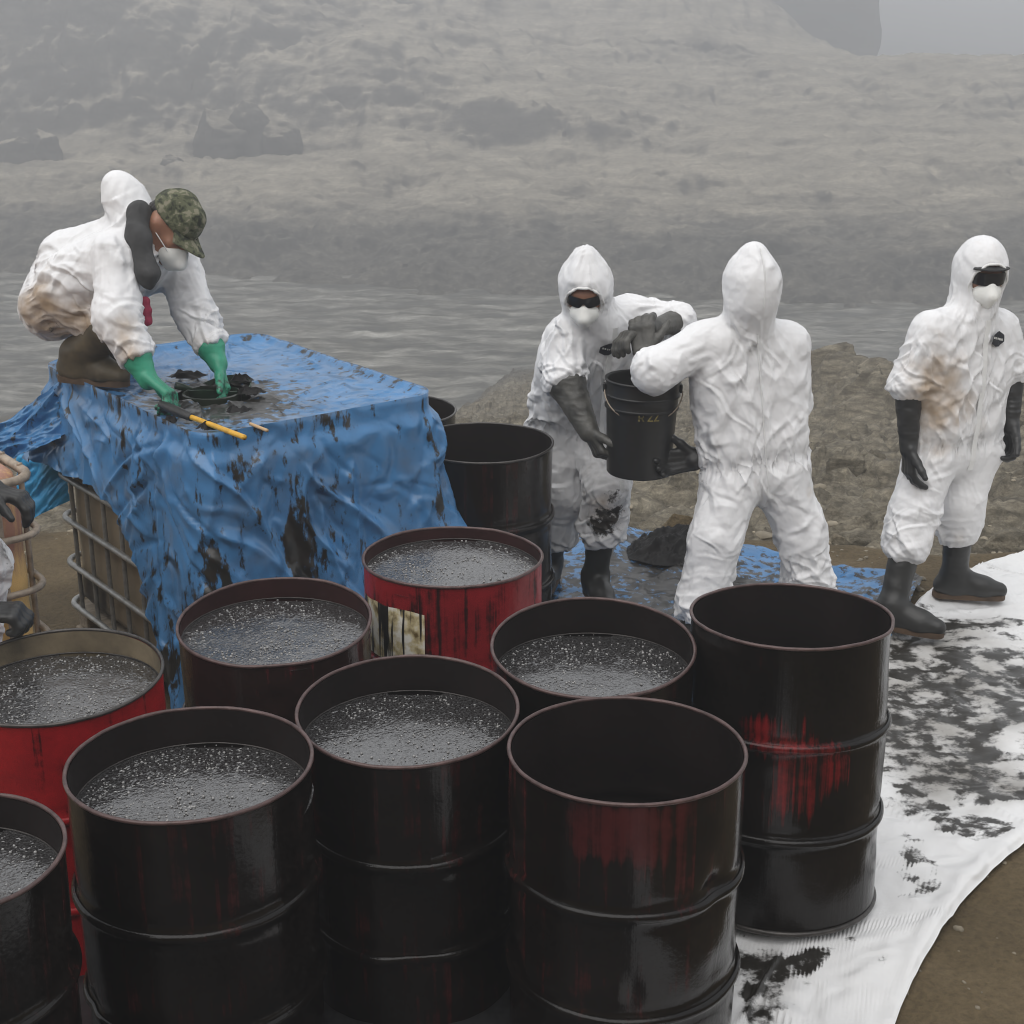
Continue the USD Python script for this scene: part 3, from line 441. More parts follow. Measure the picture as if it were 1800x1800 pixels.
used = np.unique(rf); ix = np.full(len(rv), -1); ix[used] = np.arange(len(used)); obj('crumpled_cloth', (rv[used], ix[rf]), RAG, t, smooth=50)

# ---------------------------------------------------------------- TANKS
A_ = math.radians(38.1); U2 = np.array([math.cos(A_), math.sin(A_), 0]); V2 = np.array([-math.sin(A_), math.cos(A_), 0])
TR = np.stack([U2, V2, [0, 0, 1.0]], 1)
TC = np.array([-1.103, 5.68, 0.0]); TH = 1.16
def outline(L, W, r, n, L0=None):
    """Rounded rectangle resampled to n even points, from the +v end of the -u side round by -v."""
    pts = []
    for sx, sy, a0 in ((-1, 1, 90), (-1, -1, 180), (1, -1, 270), (1, 1, 0)):
        for a in np.radians(np.linspace(a0, a0 + 90, 14)): pts.append([sx * (L / 2 - r) + r * math.cos(a), sy * (W / 2 - r) + r * math.sin(a)])
    p = np.array(pts); p = np.roll(p, -13, 0); q = np.vstack([p, p[:1]])
    s = np.concatenate([[0], np.cumsum(np.linalg.norm(np.diff(q, axis=0), axis=1))]); u = np.linspace(0, s[-1], n, endpoint=False)
    return np.stack([np.interp(u, s, q[:, 0]), np.interp(u, s, q[:, 1])], 1), u / s[-1]
GALV = plain('galvanised_tube', (.30, .30, .29), .42, .2, 60, .3, 20, metallic=.55)
RUST = plain('rusty_tube', (.34, .28, .22), .55, .3, 60, .4, 18, metallic=.3)
PLASTIC = stained('tank_plastic', (.27, .215, .145), (.03, .024, .018), .5, .4, nscale=9, bump=.15, bscale=30, var=.15, lo=.4, hi=.7)
PINK = stained('stained_tank_plastic', (.70, .46, .18), (.33, .165, .115), .5, .5, nscale=10, bump=.15, bscale=30, var=.12, lo=.35, hi=.75, mapscale=(3, 3, .5))
WOOD = plain('pallet_wood', (.30, .25, .19), .8, .4, 40, .3, 14, mapscale=(1, 6, 6))
def tank(label, loc, bottle, tubes, stain, L=.95, W=1.39):
    t = thing('liquid_tank', label, 'tank', loc, TR, group='caged liquid tanks')
    o, _ = outline(L - .035, W - .035, .11, 120)
    zz = np.concatenate([[.16, .165], np.linspace(.19, 1.06, 26), [1.10, 1.115, 1.12]]); ins = np.concatenate([[.3, .03], np.zeros(26), [.015, .06, .5]])
    v = []
    for z, i_ in zip(zz, ins):
        q = o * (1 - i_); v.append(np.stack([q[:, 0], q[:, 1], np.full(len(q), z)], 1))
    v = np.stack(v, 1); v[..., :2] *= (1 - .012 * ridged(v * np.array([0, 0, 5.3]), 1, 2))[..., None]
    v = v.reshape(-1, 3)
    obj('bottle', (v, quads(grid_faces(120, len(zz), True))), bottle, t, attrs={'stain': stain(v)})
    for z in (.14, .33, .53, .72, .91, 1.10):
        k_ = .028 if z < 1 else .004; o2, _ = outline(L + k_, W + k_, .10, 160)
        obj('horizontal_tube', tube(np.column_stack([o2, np.full(160, z)]), .0125 if z < 1 else .016, 8, closed=True), tubes, t, smooth=True)
    ks = [(-L / 2 + .0, y) for y in np.linspace(-W / 2 + .13, W / 2 - .13, 8)] + [(L / 2, y) for y in np.linspace(-W / 2 + .13, W / 2 - .13, 8)] + [(x, -W / 2) for x in np.linspace(-L / 2 + .13, L / 2 - .13, 6)] + [(x, W / 2) for x in np.linspace(-L / 2 + .13, L / 2 - .13, 6)]
    for x, y in ks: obj('vertical_tube', tube([[x, y, .13], [x, y, .6], [x, y, 1.12]], .010, 8), tubes, t, smooth=True)
    for y in (-W / 2 + .08, 0, W / 2 - .08): obj('pallet_runner', rbox(L, .11, .022, .004, (0, y, .014)), WOOD, t)
    for y in (-W / 2 + .08, 0, W / 2 - .08):
        for x in (-L / 2 + .07, 0, L / 2 - .07): obj('pallet_block', rbox(.11, .10, .075, .006, (x, y, .064)), WOOD, t)
    for x in np.linspace(-L / 2 + .06, L / 2 - .06, 5): obj('pallet_board', rbox(.12, W, .022, .004, (x, 0, .114)), WOOD, t)
    return t
TK = tank('caged plastic liquid tank under the blue tarp, its bars showing at lower left', TC, PLASTIC, GALV, lambda v: .1 + .75 * sstep(.36, .28, v[:, 2]) * sstep(.1, .5, v[:, 1]) * (v[:, 0] < 0))
RT = lambda v: .25 + .45 * sstep(.66, .90, v[:, 2] + .22 * (fbm(v * np.array([9, 9, 1]), 3, 5) - .5))
corner2 = onz(72, 828, 1.125)
T2 = corner2 - U2 * 0 - TR @ np.array([.955 / 2 + .014, -1.40 / 2 - .014, 0]); T2[2] = 0
tank('rusty caged tank with orange stained plastic at the left edge of the picture', T2, PINK, RUST, RT)
# neck and lid seat of the opening
hole = TR.T @ (onz(372, 688, TH + .01) - TC); hole = hole[:2]
nk, nf = lathe([(.105, 1.10), (.112, 1.11), (.112, 1.165), (.104, 1.168), (.100, 1.16), (.098, 1.02), (.001, 1.0)], 40)
obj('filler_neck', (nk + [hole[0], hole[1], 0], nf), plain('dark_neck', (.012, .016, .010), .35, .2), TK, smooth=40)
# the tarp: one sheet from the torn hole over the top and down the sides
n = 620; oT, uT = outline(.995, 1.44, .12, n)
tn = np.roll(oT, -1, 0) - np.roll(oT, 1, 0); tn /= np.linalg.norm(tn, axis=1, keepdims=True); on = np.stack([tn[:, 1], -tn[:, 0]], 1)
if (on * oT).sum() < 0: on = -on
# perimeter landmarks: fraction at the four corners
def near(c): return uT[np.argmin(np.linalg.norm(oT - np.array(c), axis=1))]
cF, cR, cB, cL = near((-.46, -.68)), near((.46, -.68)), near((.46, .68)), near((-.46, .68))
kx = [0, cF * .25, cF * .45, cF * .62, cF * .78, cF * .88, cF, cF + (cR - cF) * .5, cF + (cR - cF) * .8, cR, cR + .03, cR + .1, .7, .9, .97, 1.0]
ky = [.36, .37, .40, .52, .86, 1.03, 1.06, 1.05, .90, .62, .52, .5, .5, .4, .4, .36]
drop = np.interp(uT, kx, ky) + .05 * (fbm(np.stack([uT * 26, 0 * uT, 0 * uT], -1), 3, 6) - .5)
fx = [0, .03, .08, cF - .04, cF, cF + .05, cF + (cR - cF) * .7, cR - .02, cR, cR + .03, cR + .1, 1 - .05, 1]
fy = [.10, .05, .02, .05, .10, .06, .05, .12, .17, .13, .06, .05, .10]
flare = np.interp(uT, fx, fy)
m1, m2 = 46, 84
P = np.zeros((n, m1 + m2, 3))
hdir = oT - hole; ha = np.arctan2(hdir[:, 1], hdir[:, 0])
hr = .142 + .06 * (fbm(np.stack([np.cos(ha) * 2.5, np.sin(ha) * 2.5, 0 * ha], -1), 3, 71) - .45)
H0 = hole + hdir / np.linalg.norm(hdir, axis=1, keepdims=True) * hr[:, None]
r1 = np.linspace(0, 1, m1) ** 1.15
for k, r in enumerate(r1): P[:, k, :2] = H0 * (1 - r) + oT * r
dist = np.linalg.norm(oT[:, None] - P[:, :m1, :2], axis=2)
q = np.concatenate([P[:, :m1, :2], np.zeros((n, m1, 1))], 2)
toh = np.linalg.norm(P[:, :m1, :2] - hole, axis=2) - .12
P[:, :m1, 2] = TH + .026 * np.exp(-(dist / .030) ** 2) - .012 * sstep(.02, .2, dist) + .010 * (fbm(q * 5, 3, 12) - .5) + .016 * (ridged(q * np.array([5, 3, 1]), 3, 13) - .6) * sstep(.0, .1, dist) + .022 * (ridged(q * 9, 3, 15) - .5) * np.exp(-(toh / .16) ** 2) + .012 * np.exp(-(toh / .05) ** 2)
vv = np.linspace(0, 1, m2 + 1)[1:]
S = uT * 4.4
SS = np.repeat(S[:, None], m2, 1); ZZ = drop[:, None] * vv[None]
CR = creases(SS, ZZ, 61, 230, .026, .016, .26, 0., .55) + creases(SS, ZZ, 62, 160, .013, .008, .12, .5, .9) + creases(SS, ZZ * 3, 63, 46, .040, .030, .9, 0., .2)
P[:, :m1, 2] += creases(P[:, :m1, 0], P[:, :m1, 1], 64, 110, .009, .010, .22, .3, 1.2) * sstep(.02, .08, dist)
for k, v in enumerate(vv):
    z = drop * v
    e = sstep(0, .10, z)
    cs = np.stack([S * 2.6, z * 1.1, 0 * z], -1)
    fold = (ridged(cs * np.array([1.6, .9, 1]), 2, 23) - .55) * .050 * sstep(.03, .5, z) + (noise(cs * np.array([.8, .5, 1]), 29) - .5) * .07 * sstep(.1, .8, z)
    dg = np.stack([S * 2.2 + z * 2.6, z * 3.0 - S * .9, 0 * z + .5], -1)
    cr = (ridged(dg, 3, 31) - .55) * .034 + (ridged(np.stack([S * 3.3 - z * 3.4, z * 2.6 + S, 0 * z], -1), 3, 37) - .55) * .026
    tuck = -.012 * np.exp(-((z - .055) / .03) ** 2)
    off = .020 * e + flare * v ** 2.0 + fold * .8 + cr * .35 * e + CR[:, k] * e + tuck
    P[:, m1 + k, :2] = oT + on * off[:, None]
    P[:, m1 + k, 2] = TH + .012 - z - .0 * v
V = P.reshape(-1, 3)
stn = np.zeros((n, m1 + m2))
pt = V.reshape(n, -1, 3)
front = np.linalg.norm(pt[:, :m1, :2] - (hole + np.array([-.05, -.28])), axis=2)
stn[:, :m1] = .29 + .55 * np.exp(-(toh / .15) ** 2) + .42 * np.exp(-(front / .24) ** 2) + .30 * (fbm(q * np.array([4, 9, 1]), 4, 81) - .5) + .12 * np.exp(-(dist / .03) ** 2)
zz = drop[:, None] * vv[None]
cs = np.stack([np.repeat(S[:, None], m2, 1) * 2.5, zz * .6, 0 * zz], -1)
stn[:, m1:] = .255 + .40 * (fbm(cs * np.array([1.2, 2.5, 1]), 4, 83) - .47) + .36 * sstep(.80, .93, ridged(cs * np.array([2.6, 1, 1]), 2, 87)) * sstep(.35, .6, noise(np.stack([np.repeat(S[:, None], m2, 1) * 1.3, zz * 3, 0 * zz], -1), 5)) + .14 * np.exp(-zz / .04)
dust = np.zeros_like(stn); dust[:, :m1] = .30 + .25 * np.exp(-(front / .5) ** 2); dust[:, m1:] = .34
F = quads(grid_faces(n, m1 + m2, True))
t = thing('blue_tarp', 'torn blue tarp draped over the caged tank, smeared with oil', 'tarp', TC, TR)
obj('sheet', (V, F), TARP, t, attrs={'stain': np.clip(stn, 0, .75).ravel(), 'dust': dust.ravel()})
BRIGHT = stained('bright_blue_plastic', (.03, .31, .62), (.02, .018, .015), .3, .3, nscale=20, ngain=1.6)
# loose wings of tarp at the left corner
def wing(label, p0, p1, p2, p3, amp, seed, st, m_=None):
    a, b = np.meshgrid(np.linspace(0, 1, 90), np.linspace(0, 1, 60), indexing='ij'); a, b = a[..., None], b[..., None]
    w = p0 * (1 - a) * (1 - b) + p1 * a * (1 - b) + p2 * a * b + p3 * (1 - a) * b
    nn = unit(np.cross(p1 - p0, p3 - p0)); qq = np.concatenate([a * 3, b * 2, 0 * a], 2)
    w = w + nn * ((ridged(np.stack([a[..., 0] * 1.2 + b[..., 0] * 2.2, b[..., 0] * 1.5 - a[..., 0], 0 * a[..., 0]], -1) * 1.6, 3, seed) - .5) * amp)[..., None]
    w[..., 2] -= .12 * (a[..., 0] * (1 - a[..., 0])) * (1 - b[..., 0])
    w = (w.reshape(-1, 3) - TC) @ TR
    obj('loose_flap', (w, quads(grid_faces(90, 60))), m_ or TARP, t, attrs={'stain': np.clip(st + .5 * (fbm(qq * 1.5, 3, seed + 3) - .5), 0, .7).ravel(), 'dust': np.full(5400, .2)}, label=label)
wing('dark loose flap of tarp pulled out to the left', at(100, 668, 5.78), at(-60, 775, 5.75), at(-60, 850, 5.62), at(112, 772, 5.66), .09, 3, .30)
wing('bright blue flap of tarp hanging behind the cage', at(30, 765, 6.0), at(118, 740, 5.93), at(120, 880, 5.88), at(20, 930, 5.92), .05, 7, .02, BRIGHT)

# ---------------------------------------------------------------- SDF MODELLING
def surface_nets(v, lo, h):
    """Triangles of the zero level of the sampled field v (inside negative)."""
    nx, ny, nz = v.shape; s = v < 0
    cnt = np.zeros((nx - 1, ny - 1, nz - 1), np.int8); 
    for d in np.ndindex(2, 2, 2): cnt += s[d[0]:nx - 1 + d[0], d[1]:ny - 1 + d[1], d[2]:nz - 1 + d[2]]
    I = np.argwhere((cnt > 0) & (cnt < 8)); idx = np.full(cnt.shape, -1, np.int64); idx[tuple(I.T)] = np.arange(len(I))
    acc = np.zeros((len(I), 3)); num = np.zeros(len(I))
    for a in np.ndindex(2, 2, 2):
        for k in range(3):
            if a[k]: continue
            b = list(a); b[k] = 1
            va = v[tuple((I + a).T)]; vb = v[tuple((I + b).T)]; m = (va < 0) != (vb < 0)
            t = va[m] / (va[m] - vb[m]); p = np.tile(np.array(a, float), (m.sum(), 1)); p[:, k] = t
            acc[m] += p; num[m] += 1
    V = lo + h * (I + acc / num[:, None])
    F = []
    for k in range(3):
        i, j = (k + 1) % 3, (k + 2) % 3
        sl0 = [slice(None)] * 3; sl1 = [slice(None)] * 3; sl0[k] = slice(0, -1); sl1[k] = slice(1, None)
        e = s[tuple(sl0)] != s[tuple(sl1)]; Q = np.argwhere(e); Q = Q[(Q[:, i] > 0) & (Q[:, j] > 0) & (Q[:, i] < v.shape[i] - 1) & (Q[:, j] < v.shape[j] - 1)]
        di = np.zeros(3, int); di[i] = 1; dj = np.zeros(3, int); dj[j] = 1
        q = np.stack([idx[tuple((Q - di - dj).T)], idx[tuple((Q - dj).T)], idx[tuple(Q.T)], idx[tuple((Q - di).T)]], 1)
        inside = s[tuple(Q.T)]; q[~inside] = q[~inside][:, ::-1]; F.append(q)
    return V, quads(np.vstack(F))
def cone(a, b, ra, rb=None, cap=False, **k): return dict(t='c', a=np.asarray(a, float), b=np.asarray(b, float), ra=ra, rb=ra if rb is None else rb, cap=cap, **k)
def ell(c, axes, r, **k): return dict(t='e', c=np.asarray(c, float), R=np.asarray(axes, float), r=np.asarray(r, float), **k)
def evalp(p, X):
    if p['t'] == 'c':
        ab = p['b'] - p['a']; L = np.linalg.norm(ab); u = ab / max(L, 1e-9); w = X - p['a']; s = w @ u; t = np.clip(s / max(L, 1e-9), 0, 1)
        dd = w - (t * L)[..., None] * u
        if 'flat' in p:                                  # flatten across the given direction
            n_, k_ = p['flat']; dd = dd + (dd @ n_)[..., None] * n_ * (1 / k_ - 1)
        d = np.linalg.norm(dd, axis=-1) - (p['ra'] + t * (p['rb'] - p['ra']))
        return np.maximum(d, s - L) if p['cap'] else d
    q = np.linalg.norm(((X - p['c']) @ p['R']) / p['r'], axis=-1)
    return (q - 1) * p['r'].min()
def pbox(p, m):
    if p['t'] == 'c':
        r = max(p['ra'], p['rb']) * max(1, 1) + m; return np.minimum(p['a'], p['b']) - r, np.maximum(p['a'], p['b']) + r
    e = np.abs(p['R']) @ p['r'] + m; return p['c'] - e, p['c'] + e
def sdf_mesh(prims, h=.009, k=.015, sub=(), cuts=(), relax=6, ksub=.008):
    """Smooth union of the primitives, minus sub, minus the half spaces cuts (point, outward normal)."""
    bs = [pbox(p, 3 * h) for p in prims]; lo = np.min([b[0] for b in bs], 0); hi = np.max([b[1] for b in bs], 0)
    n = np.ceil((hi - lo) / h).astype(int) + 1; acc = np.zeros(n, np.float32)
    ax = [lo[i] + h * np.arange(n[i]) for i in range(3)]
    def region(p, m):
        a, b = pbox(p, m); i0 = np.clip(((a - lo) / h).astype(int), 0, n - 1); i1 = np.clip(((b - lo) / h).astype(int) + 2, 1, n)
        X = np.stack(np.meshgrid(*[ax[i][i0[i]:i1[i]] for i in range(3)], indexing='ij'), -1); return tuple(slice(i0[i], i1[i]) for i in range(3)), X
    for p in prims:
        sl, X = region(p, 6 * k + h); acc[sl] += np.exp(-np.clip(evalp(p, X) / k, -40, 60))
    v = -k * np.log(np.maximum(acc, 1e-26)); v = np.minimum(v, 8 * h).astype(np.float64)
    for p in sub:
        sl, X = region(p, 4 * ksub + h); d = -evalp(p, X); a = v[sl]; hh = np.clip(.5 - .5 * (a - d) / ksub, 0, 1); v[sl] = a * (1 - hh) + d * hh + ksub * hh * (1 - hh)
    for c, nn in cuts:
        X = np.stack(np.meshgrid(*ax, indexing='ij'), -1); v = np.maximum(v, (X - c) @ nn)
    for i in range(3):
        sl = [slice(None)] * 3
        for e in (0, -1): sl[i] = e; v[tuple(sl)] = np.maximum(v[tuple(sl)], h)
    V, F = surface_nets(v, lo, h)
    return relaxed(V, F, relax), F
def relaxed(V, F, it):
    import scipy.sparse as sp
    e = np.vstack([F[:, [0, 1]], F[:, [1, 2]], F[:, [2, 0]]]); A = sp.coo_matrix((np.ones(len(e)), (e[:, 0], e[:, 1])), (len(V), len(V))).tocsr(); A = ((A + A.T) > 0).astype(float); d = np.maximum(np.asarray(A.sum(1)).ravel(), 1)
    for i in range(it):
        V = V + (.5 if i % 2 == 0 else -.52) * ((A @ V) / d[:, None] - V)
    return V
def frame(f, u):
    """Columns: side (to the left of one facing f), forward, up."""
    f = unit(f); u = np.asarray(u, float); u = unit(u - f * (u @ f)); return np.stack([np.cross(u, f), f, u], 1)

# ---------------------------------------------------------------- PEOPLE
SUIT = stained('white_coverall', (.745, .745, .755), (.022, .017, .013), .62, .45, nscale=34, bump=.22, bscale=38, var=.02, lo=.44, hi=.62, second=('mud', (.30, .19, .085)), crinkle=(9, .9, .03))
SKIN = plain('skin', (.30, .145, .09), .5, .1, 60, .12, 20, extra={'subsurface_weight': .15, 'subsurface_scale': .01})
BLACKGLOVE = plain('black_glove', (.016, .016, .016), .42, .25, 70, .4, 14)
GREYGLOVE = plain('oily_grey_glove', (.060, .058, .052), .5, .4, 60, .6, 16)
GREENGLOVE = stained('green_glove', (.025, .26, .155), (.015, .015, .012), .42, .3, nscale=45, bump=.3, bscale=60, lo=.40, hi=.58, var=.2)
BOOT = plain('black_rubber_boot', (.018, .018, .017), .45, .2, 40, .4, 8)
MUDBOOT = plain('muddy_rubber_boot', (.075, .058, .034), .6, .4, 40, .5, 9)
SOLE = plain('boot_sole', (.075, .045, .025), .7, .3, 40, .4, 10)
MASKM = plain('white_mask', (.78, .78, .75), .7, .15, 200, .03, 8)
LENS = plain('dark_lens', (.008, .008, .009), .12, 0, 10, .1, 5, spec=.5)
HEM = plain('hood_hem', (.72, .72, .71), .65, .3, 90, .06, 30)
BLACKCLOTH = plain('black_cloth', (.015, .015, .016), .7, .2, 120, .3, 20)
EYE = plain('eye', (.5, .48, .45), .2, 0, 10, .05, 5)
BADGE = plain('badge', (.010, .012, .018), .5, .1, 80, .2, 20)
HAIR = plain('dark_hair', (.012, .009, .008), .5, .5, 120, .4, 60)
def head_prims(H, Fr):
    w = lambda s, f, u: H + Fr @ np.array([s, f, u])
    P = [ell(w(0, -.012, .022), Fr, (.074, .094, .090)), ell(w(0, .025, -.045), Fr, (.056, .062, .068)), cone(w(0, .060, -.092), w(0, .052, -.090), .022, .024), cone(w(-.048, .015, -.06), w(0, .062, -.095), .018, .018), cone(w(.048, .015, -.06), w(0, .062, -.095), .018, .018),
         cone(w(0, .088, .004), w(0, .108, -.036), .010, .014), cone(w(-.012, .096, -.038), w(.012, .096, -.038), .010), cone(w(-.036, .078, .022), w(.036, .078, .022), .014),
         cone(w(-.020, .086, -.064), w(.020, .086, -.064), .0085), cone(w(-.017, .084, -.073), w(.017, .084, -.073), .0085), cone(w(-.046, .062, -.022), w(-.02, .075, -.03), .016), cone(w(.046, .062, -.022), w(.02, .075, -.03), .016)]
    for s in (-1, 1):
        P += [ell(w(s * .079, -.020, -.016), Fr @ np.array([[1, 0, 0], [0, .95, -.3], [0, .3, .95]]), (.016, .026, .038)), cone(w(s * .072, -.004, -.012), w(s * .084, -.012, .005), .011)]
    return P, [ell(w(-.031, .094, .002), Fr, (.014, .014, .010)), ell(w(.031, .094, .002), Fr, (.014, .014, .010))]
def hand_prims(w, d, n, side, curl=.5, r=.0115, spread=.10, thumb=.5, size=1.0):
    """Wrist w, direction d, palm faces n; side=+1: the thumb lies along cross(d, n), -1: opposite. Four jointed fingers and a thumb."""
    d = unit(d); n = unit(np.asarray(n, float) - d * (np.asarray(n) @ d)); t = np.cross(d, n) * side; S = size
    pal, fin = [], []
    for i, (o, L, c) in enumerate(((.033, .076, .9), (.011, .084, 1.0), (-.011, .079, 1.08), (-.031, .063, 1.18))):
        k0 = w + d * .094 * S + t * o * S - n * (.004 if i in (1, 2) else 0)
        pal.append(cone(w + d * .012 * S + t * o * .72 * S, k0, .0155 * S, .0125 * S))
        p, ang = k0, .15; dirv = unit(d + t * o / .033 * spread)
        for m, (fr, bend) in enumerate(((.46, .75), (.31, 1.0), (.23, .7))):
            ang += curl * c * bend * 1.05; q = p + (dirv * math.cos(ang) + n * math.sin(ang)) * L * fr * S
            fin.append(cone(p, q, r * (1 - .07 * m) * S, r * (.95 - .08 * m) * S)); p = q
    b = w + d * .024 * S + t * .024 * S + n * .004; dv = unit(d * .62 + t * (.72 - .25 * thumb) + n * .45 * thumb)
    p = b
    for m, L in enumerate((.046, .034, .028)):
        q = p + dv * L * S; fin.append(cone(p, q, (.0155 - .002 * m) * S, (.0135 - .002 * m) * S)); p = q; dv = unit(dv + d * .22 + n * .28 * thumb)
    return pal, fin
def glove(t, name, w, d, n, side, elbow, frac, mt, curl=.5, r0=.040, r1=.052, thumb=.5, spread=.1, size=1.2, label=None, stain=None, seed=1):
    """A gauntlet from the hand up the forearm to the fraction frac of the way to the elbow."""
    w = np.asarray(w, float); elbow = np.asarray(elbow, float); pal, fin = hand_prims(w, d, n, side, curl, spread=spread, thumb=thumb, size=size)
    top_ = w + (elbow - w) * frac; u = unit(top_ - w)
    g = [cone(w - u * .02, top_, r0 * .86, r1, cap=True), cone(top_ - u * .012, top_, r1 + .003, r1 + .004, cap=True)]
    V, F = sdf_mesh(pal + fin + g, .0042, .0045, relax=4)
    s = (V - w) @ u; N = vnormals(V, F); V = V + N * ((ridged(V * np.array([14, 14, 26]), 2, seed) - .6) * .007 * sstep(-.02, .05, s))[:, None]
    at_ = {'stain': stain(V, s)} if stain else {'stain': np.zeros(len(V))}
    obj(name, (V, F), mt, t, label=label, attrs=at_)
def boot(t, knee, ankle, toe, top, mt, zg, r=.064, label=None, flat=None):
    """Rubber boot: shaft from top to ankle, foot to toe, on ground height zg."""
    ankle, toe, top = (np.asarray(q, float) for q in (ankle, toe, top)); f = toe - ankle; f[2] = 0; f = unit(f); zg = float(zg)
    heel = np.array([ankle[0], ankle[1], zg]) - f * .045; ball = np.array([ankle[0], ankle[1], zg]) + f * .125; tip = np.array([ankle[0], ankle[1], zg]) + f * .200
    up = np.array([0, 0, 1.]); sd = np.cross(up, f)
    P = [cone(top, ankle + [0, 0, .02], r, .053, cap=False), cone(ankle + [0, 0, .03], np.array([ankle[0], ankle[1], zg + .05]), .053, .05), cone(heel + up * .052, ball + up * .046, .045, .046), cone(ball + up * .046, tip + up * .040, .046, .036), cone(ankle + [0, 0, .03], ball + up * .055, .05, .042)]
    u = unit(top - ankle)
    V, F = sdf_mesh(P, .0072, .012, cuts=[(top, u), (np.array([0, 0, zg + .018]), np.array([0, 0, -1.]))], relax=4)
    N = vnormals(V, F); s = (V - ankle) @ u; V = V + N * ((ridged(V * np.array([9, 9, 15]), 2, 7) - .6) * .006 * sstep(-.02, .06, s))[:, None]
    b = obj('boot', (V, F), mt, t, smooth=True, label=label)
    S_ = trimesh.convex.convex_hull(np.vstack([c + np.array([math.cos(a) * q, math.sin(a) * q, z]) for c, q in ((heel, .046), (ball + sd * .004, .050), (tip - f * .01, .040)) for a in np.linspace(0, 2 * np.pi, 20) for z in (0, .024)]))
    obj('sole', (np.array(S_.vertices), np.array(S_.faces)), SOLE, b, smooth=30)
def wrinkle(V, F, bones, seed, fine=1.0, fk=1.0):
    """Cloth folds: pinched lines round the joints, diagonal pulls and long drapes between them, over soft bagging."""
    N = vnormals(V, F); W = np.zeros(len(V)); D = np.zeros(len(V)); rng = np.random.default_rng(seed)
    for i, (a, b, amp0, amp1, ring) in enumerate(bones):
        a, b = np.asarray(a), np.asarray(b); L = np.linalg.norm(b - a); u = (b - a) / L; s = (V - a) @ u; t = np.clip(s / L, 0, 1)
        rad = V - a - (t * L)[:, None] * u; d = np.linalg.norm(rad, axis=1); big = i == 0; sg = .13 if big else .07
        w = np.exp(-(d / sg) ** 2) + 1e-9; R_ = .17 if big else .095
        e1 = unit(np.cross(u, [.3, .5, .8])); e2 = np.cross(u, e1); c, sn = (rad @ e1) / np.maximum(d, 1e-6), (rad @ e2) / np.maximum(d, 1e-6); ph = np.arctan2(sn, c)
        q1 = np.stack([s * 15 + c * .9 + sn * .6, c * 1.3, sn * 1.3 + i * 7.3], -1); q2 = np.stack([s * 4.0, c * 2.6 + s * 3, sn * 2.6 + i * 3.1], -1)
        f1 = ridged(q1, 2, seed + i) ** 1.7 - .42; f2 = ridged(q2, 2, seed + 30 + i) ** 1.6 - .42
        rg = np.interp(t, [0, .18, .5, .8, 1], [ring[0], ring[0] * .7, ring[1], ring[2] * .8, ring[2]]); am = amp0 + (amp1 - amp0) * t
        E = am * (.35 if big else .65) * (f1 * rg * (0 if big else 1) + f2 * (1 - .6 * rg))
        act = np.nonzero(w > .02)[0]; sa, pa = s[act], ph[act]; fo = np.zeros(len(act)); n = int((95 if big else 58) * max(L / .30, .5))
        for _ in range(n):
            tt = rng.uniform(-.05, 1.05); r_ = np.interp(tt, [0, .3, .5, .7, 1], [ring[0], ring[1], ring[1], ring[2] * .7, ring[2]])
            th = rng.choice([-1, 1]) * (rng.uniform(.75, 1.5) if rng.random() < r_ else rng.uniform(.05, .65)); p0 = rng.uniform(-np.pi, np.pi)
            if big: th = rng.normal(0, .16) if rng.random() < .7 else rng.choice([-1, 1]) * rng.uniform(.5, .9)
            Lf = rng.uniform(.05, .15) * (1.7 if big else 1); wd = rng.uniform(.004, .013) * (1.2 if big else 1); am_ = (amp0 + (amp1 - amp0) * tt) * rng.uniform(.35, 1.15) * 1.35
            y = sa - tt * L; x = np.angle(np.exp(1j * (pa - p0))) * R_; m = (np.abs(x) < Lf + .05) & (np.abs(y) < Lf + .05); xx, yy = x[m], y[m]
            uu = xx * math.sin(th) + yy * math.cos(th); dd = xx * math.cos(th) - yy * math.sin(th) + .012 * np.sin(uu * 30 + p0 * 3)
            fo[m] += am_ * fk * (np.exp(-(np.sqrt(dd * dd + 2e-6)) / wd) - .55 * np.exp(-np.abs(dd - wd * 2.2) / (wd * 1.2))) * np.clip(1 - (uu / Lf) ** 2, 0, 1)
        E[act] += fo * (.30 + 1.0 * sstep(.36, .62, noise(V[act] * 5.5 + i, seed + 3))); D += w * E; W += w
    D /= W; D = .026 * np.tanh(D / .026)
    D += .010 * (fbm(V * 5.5 + seed, 2, seed + 9) - .5) + .0022 * fine * (ridged(V * 15 + 3, 2, seed + 77) - .6) + .0018 * fine * (ridged(V * 36, 2, seed + 5) - .6)
    return V + N * D[:, None]
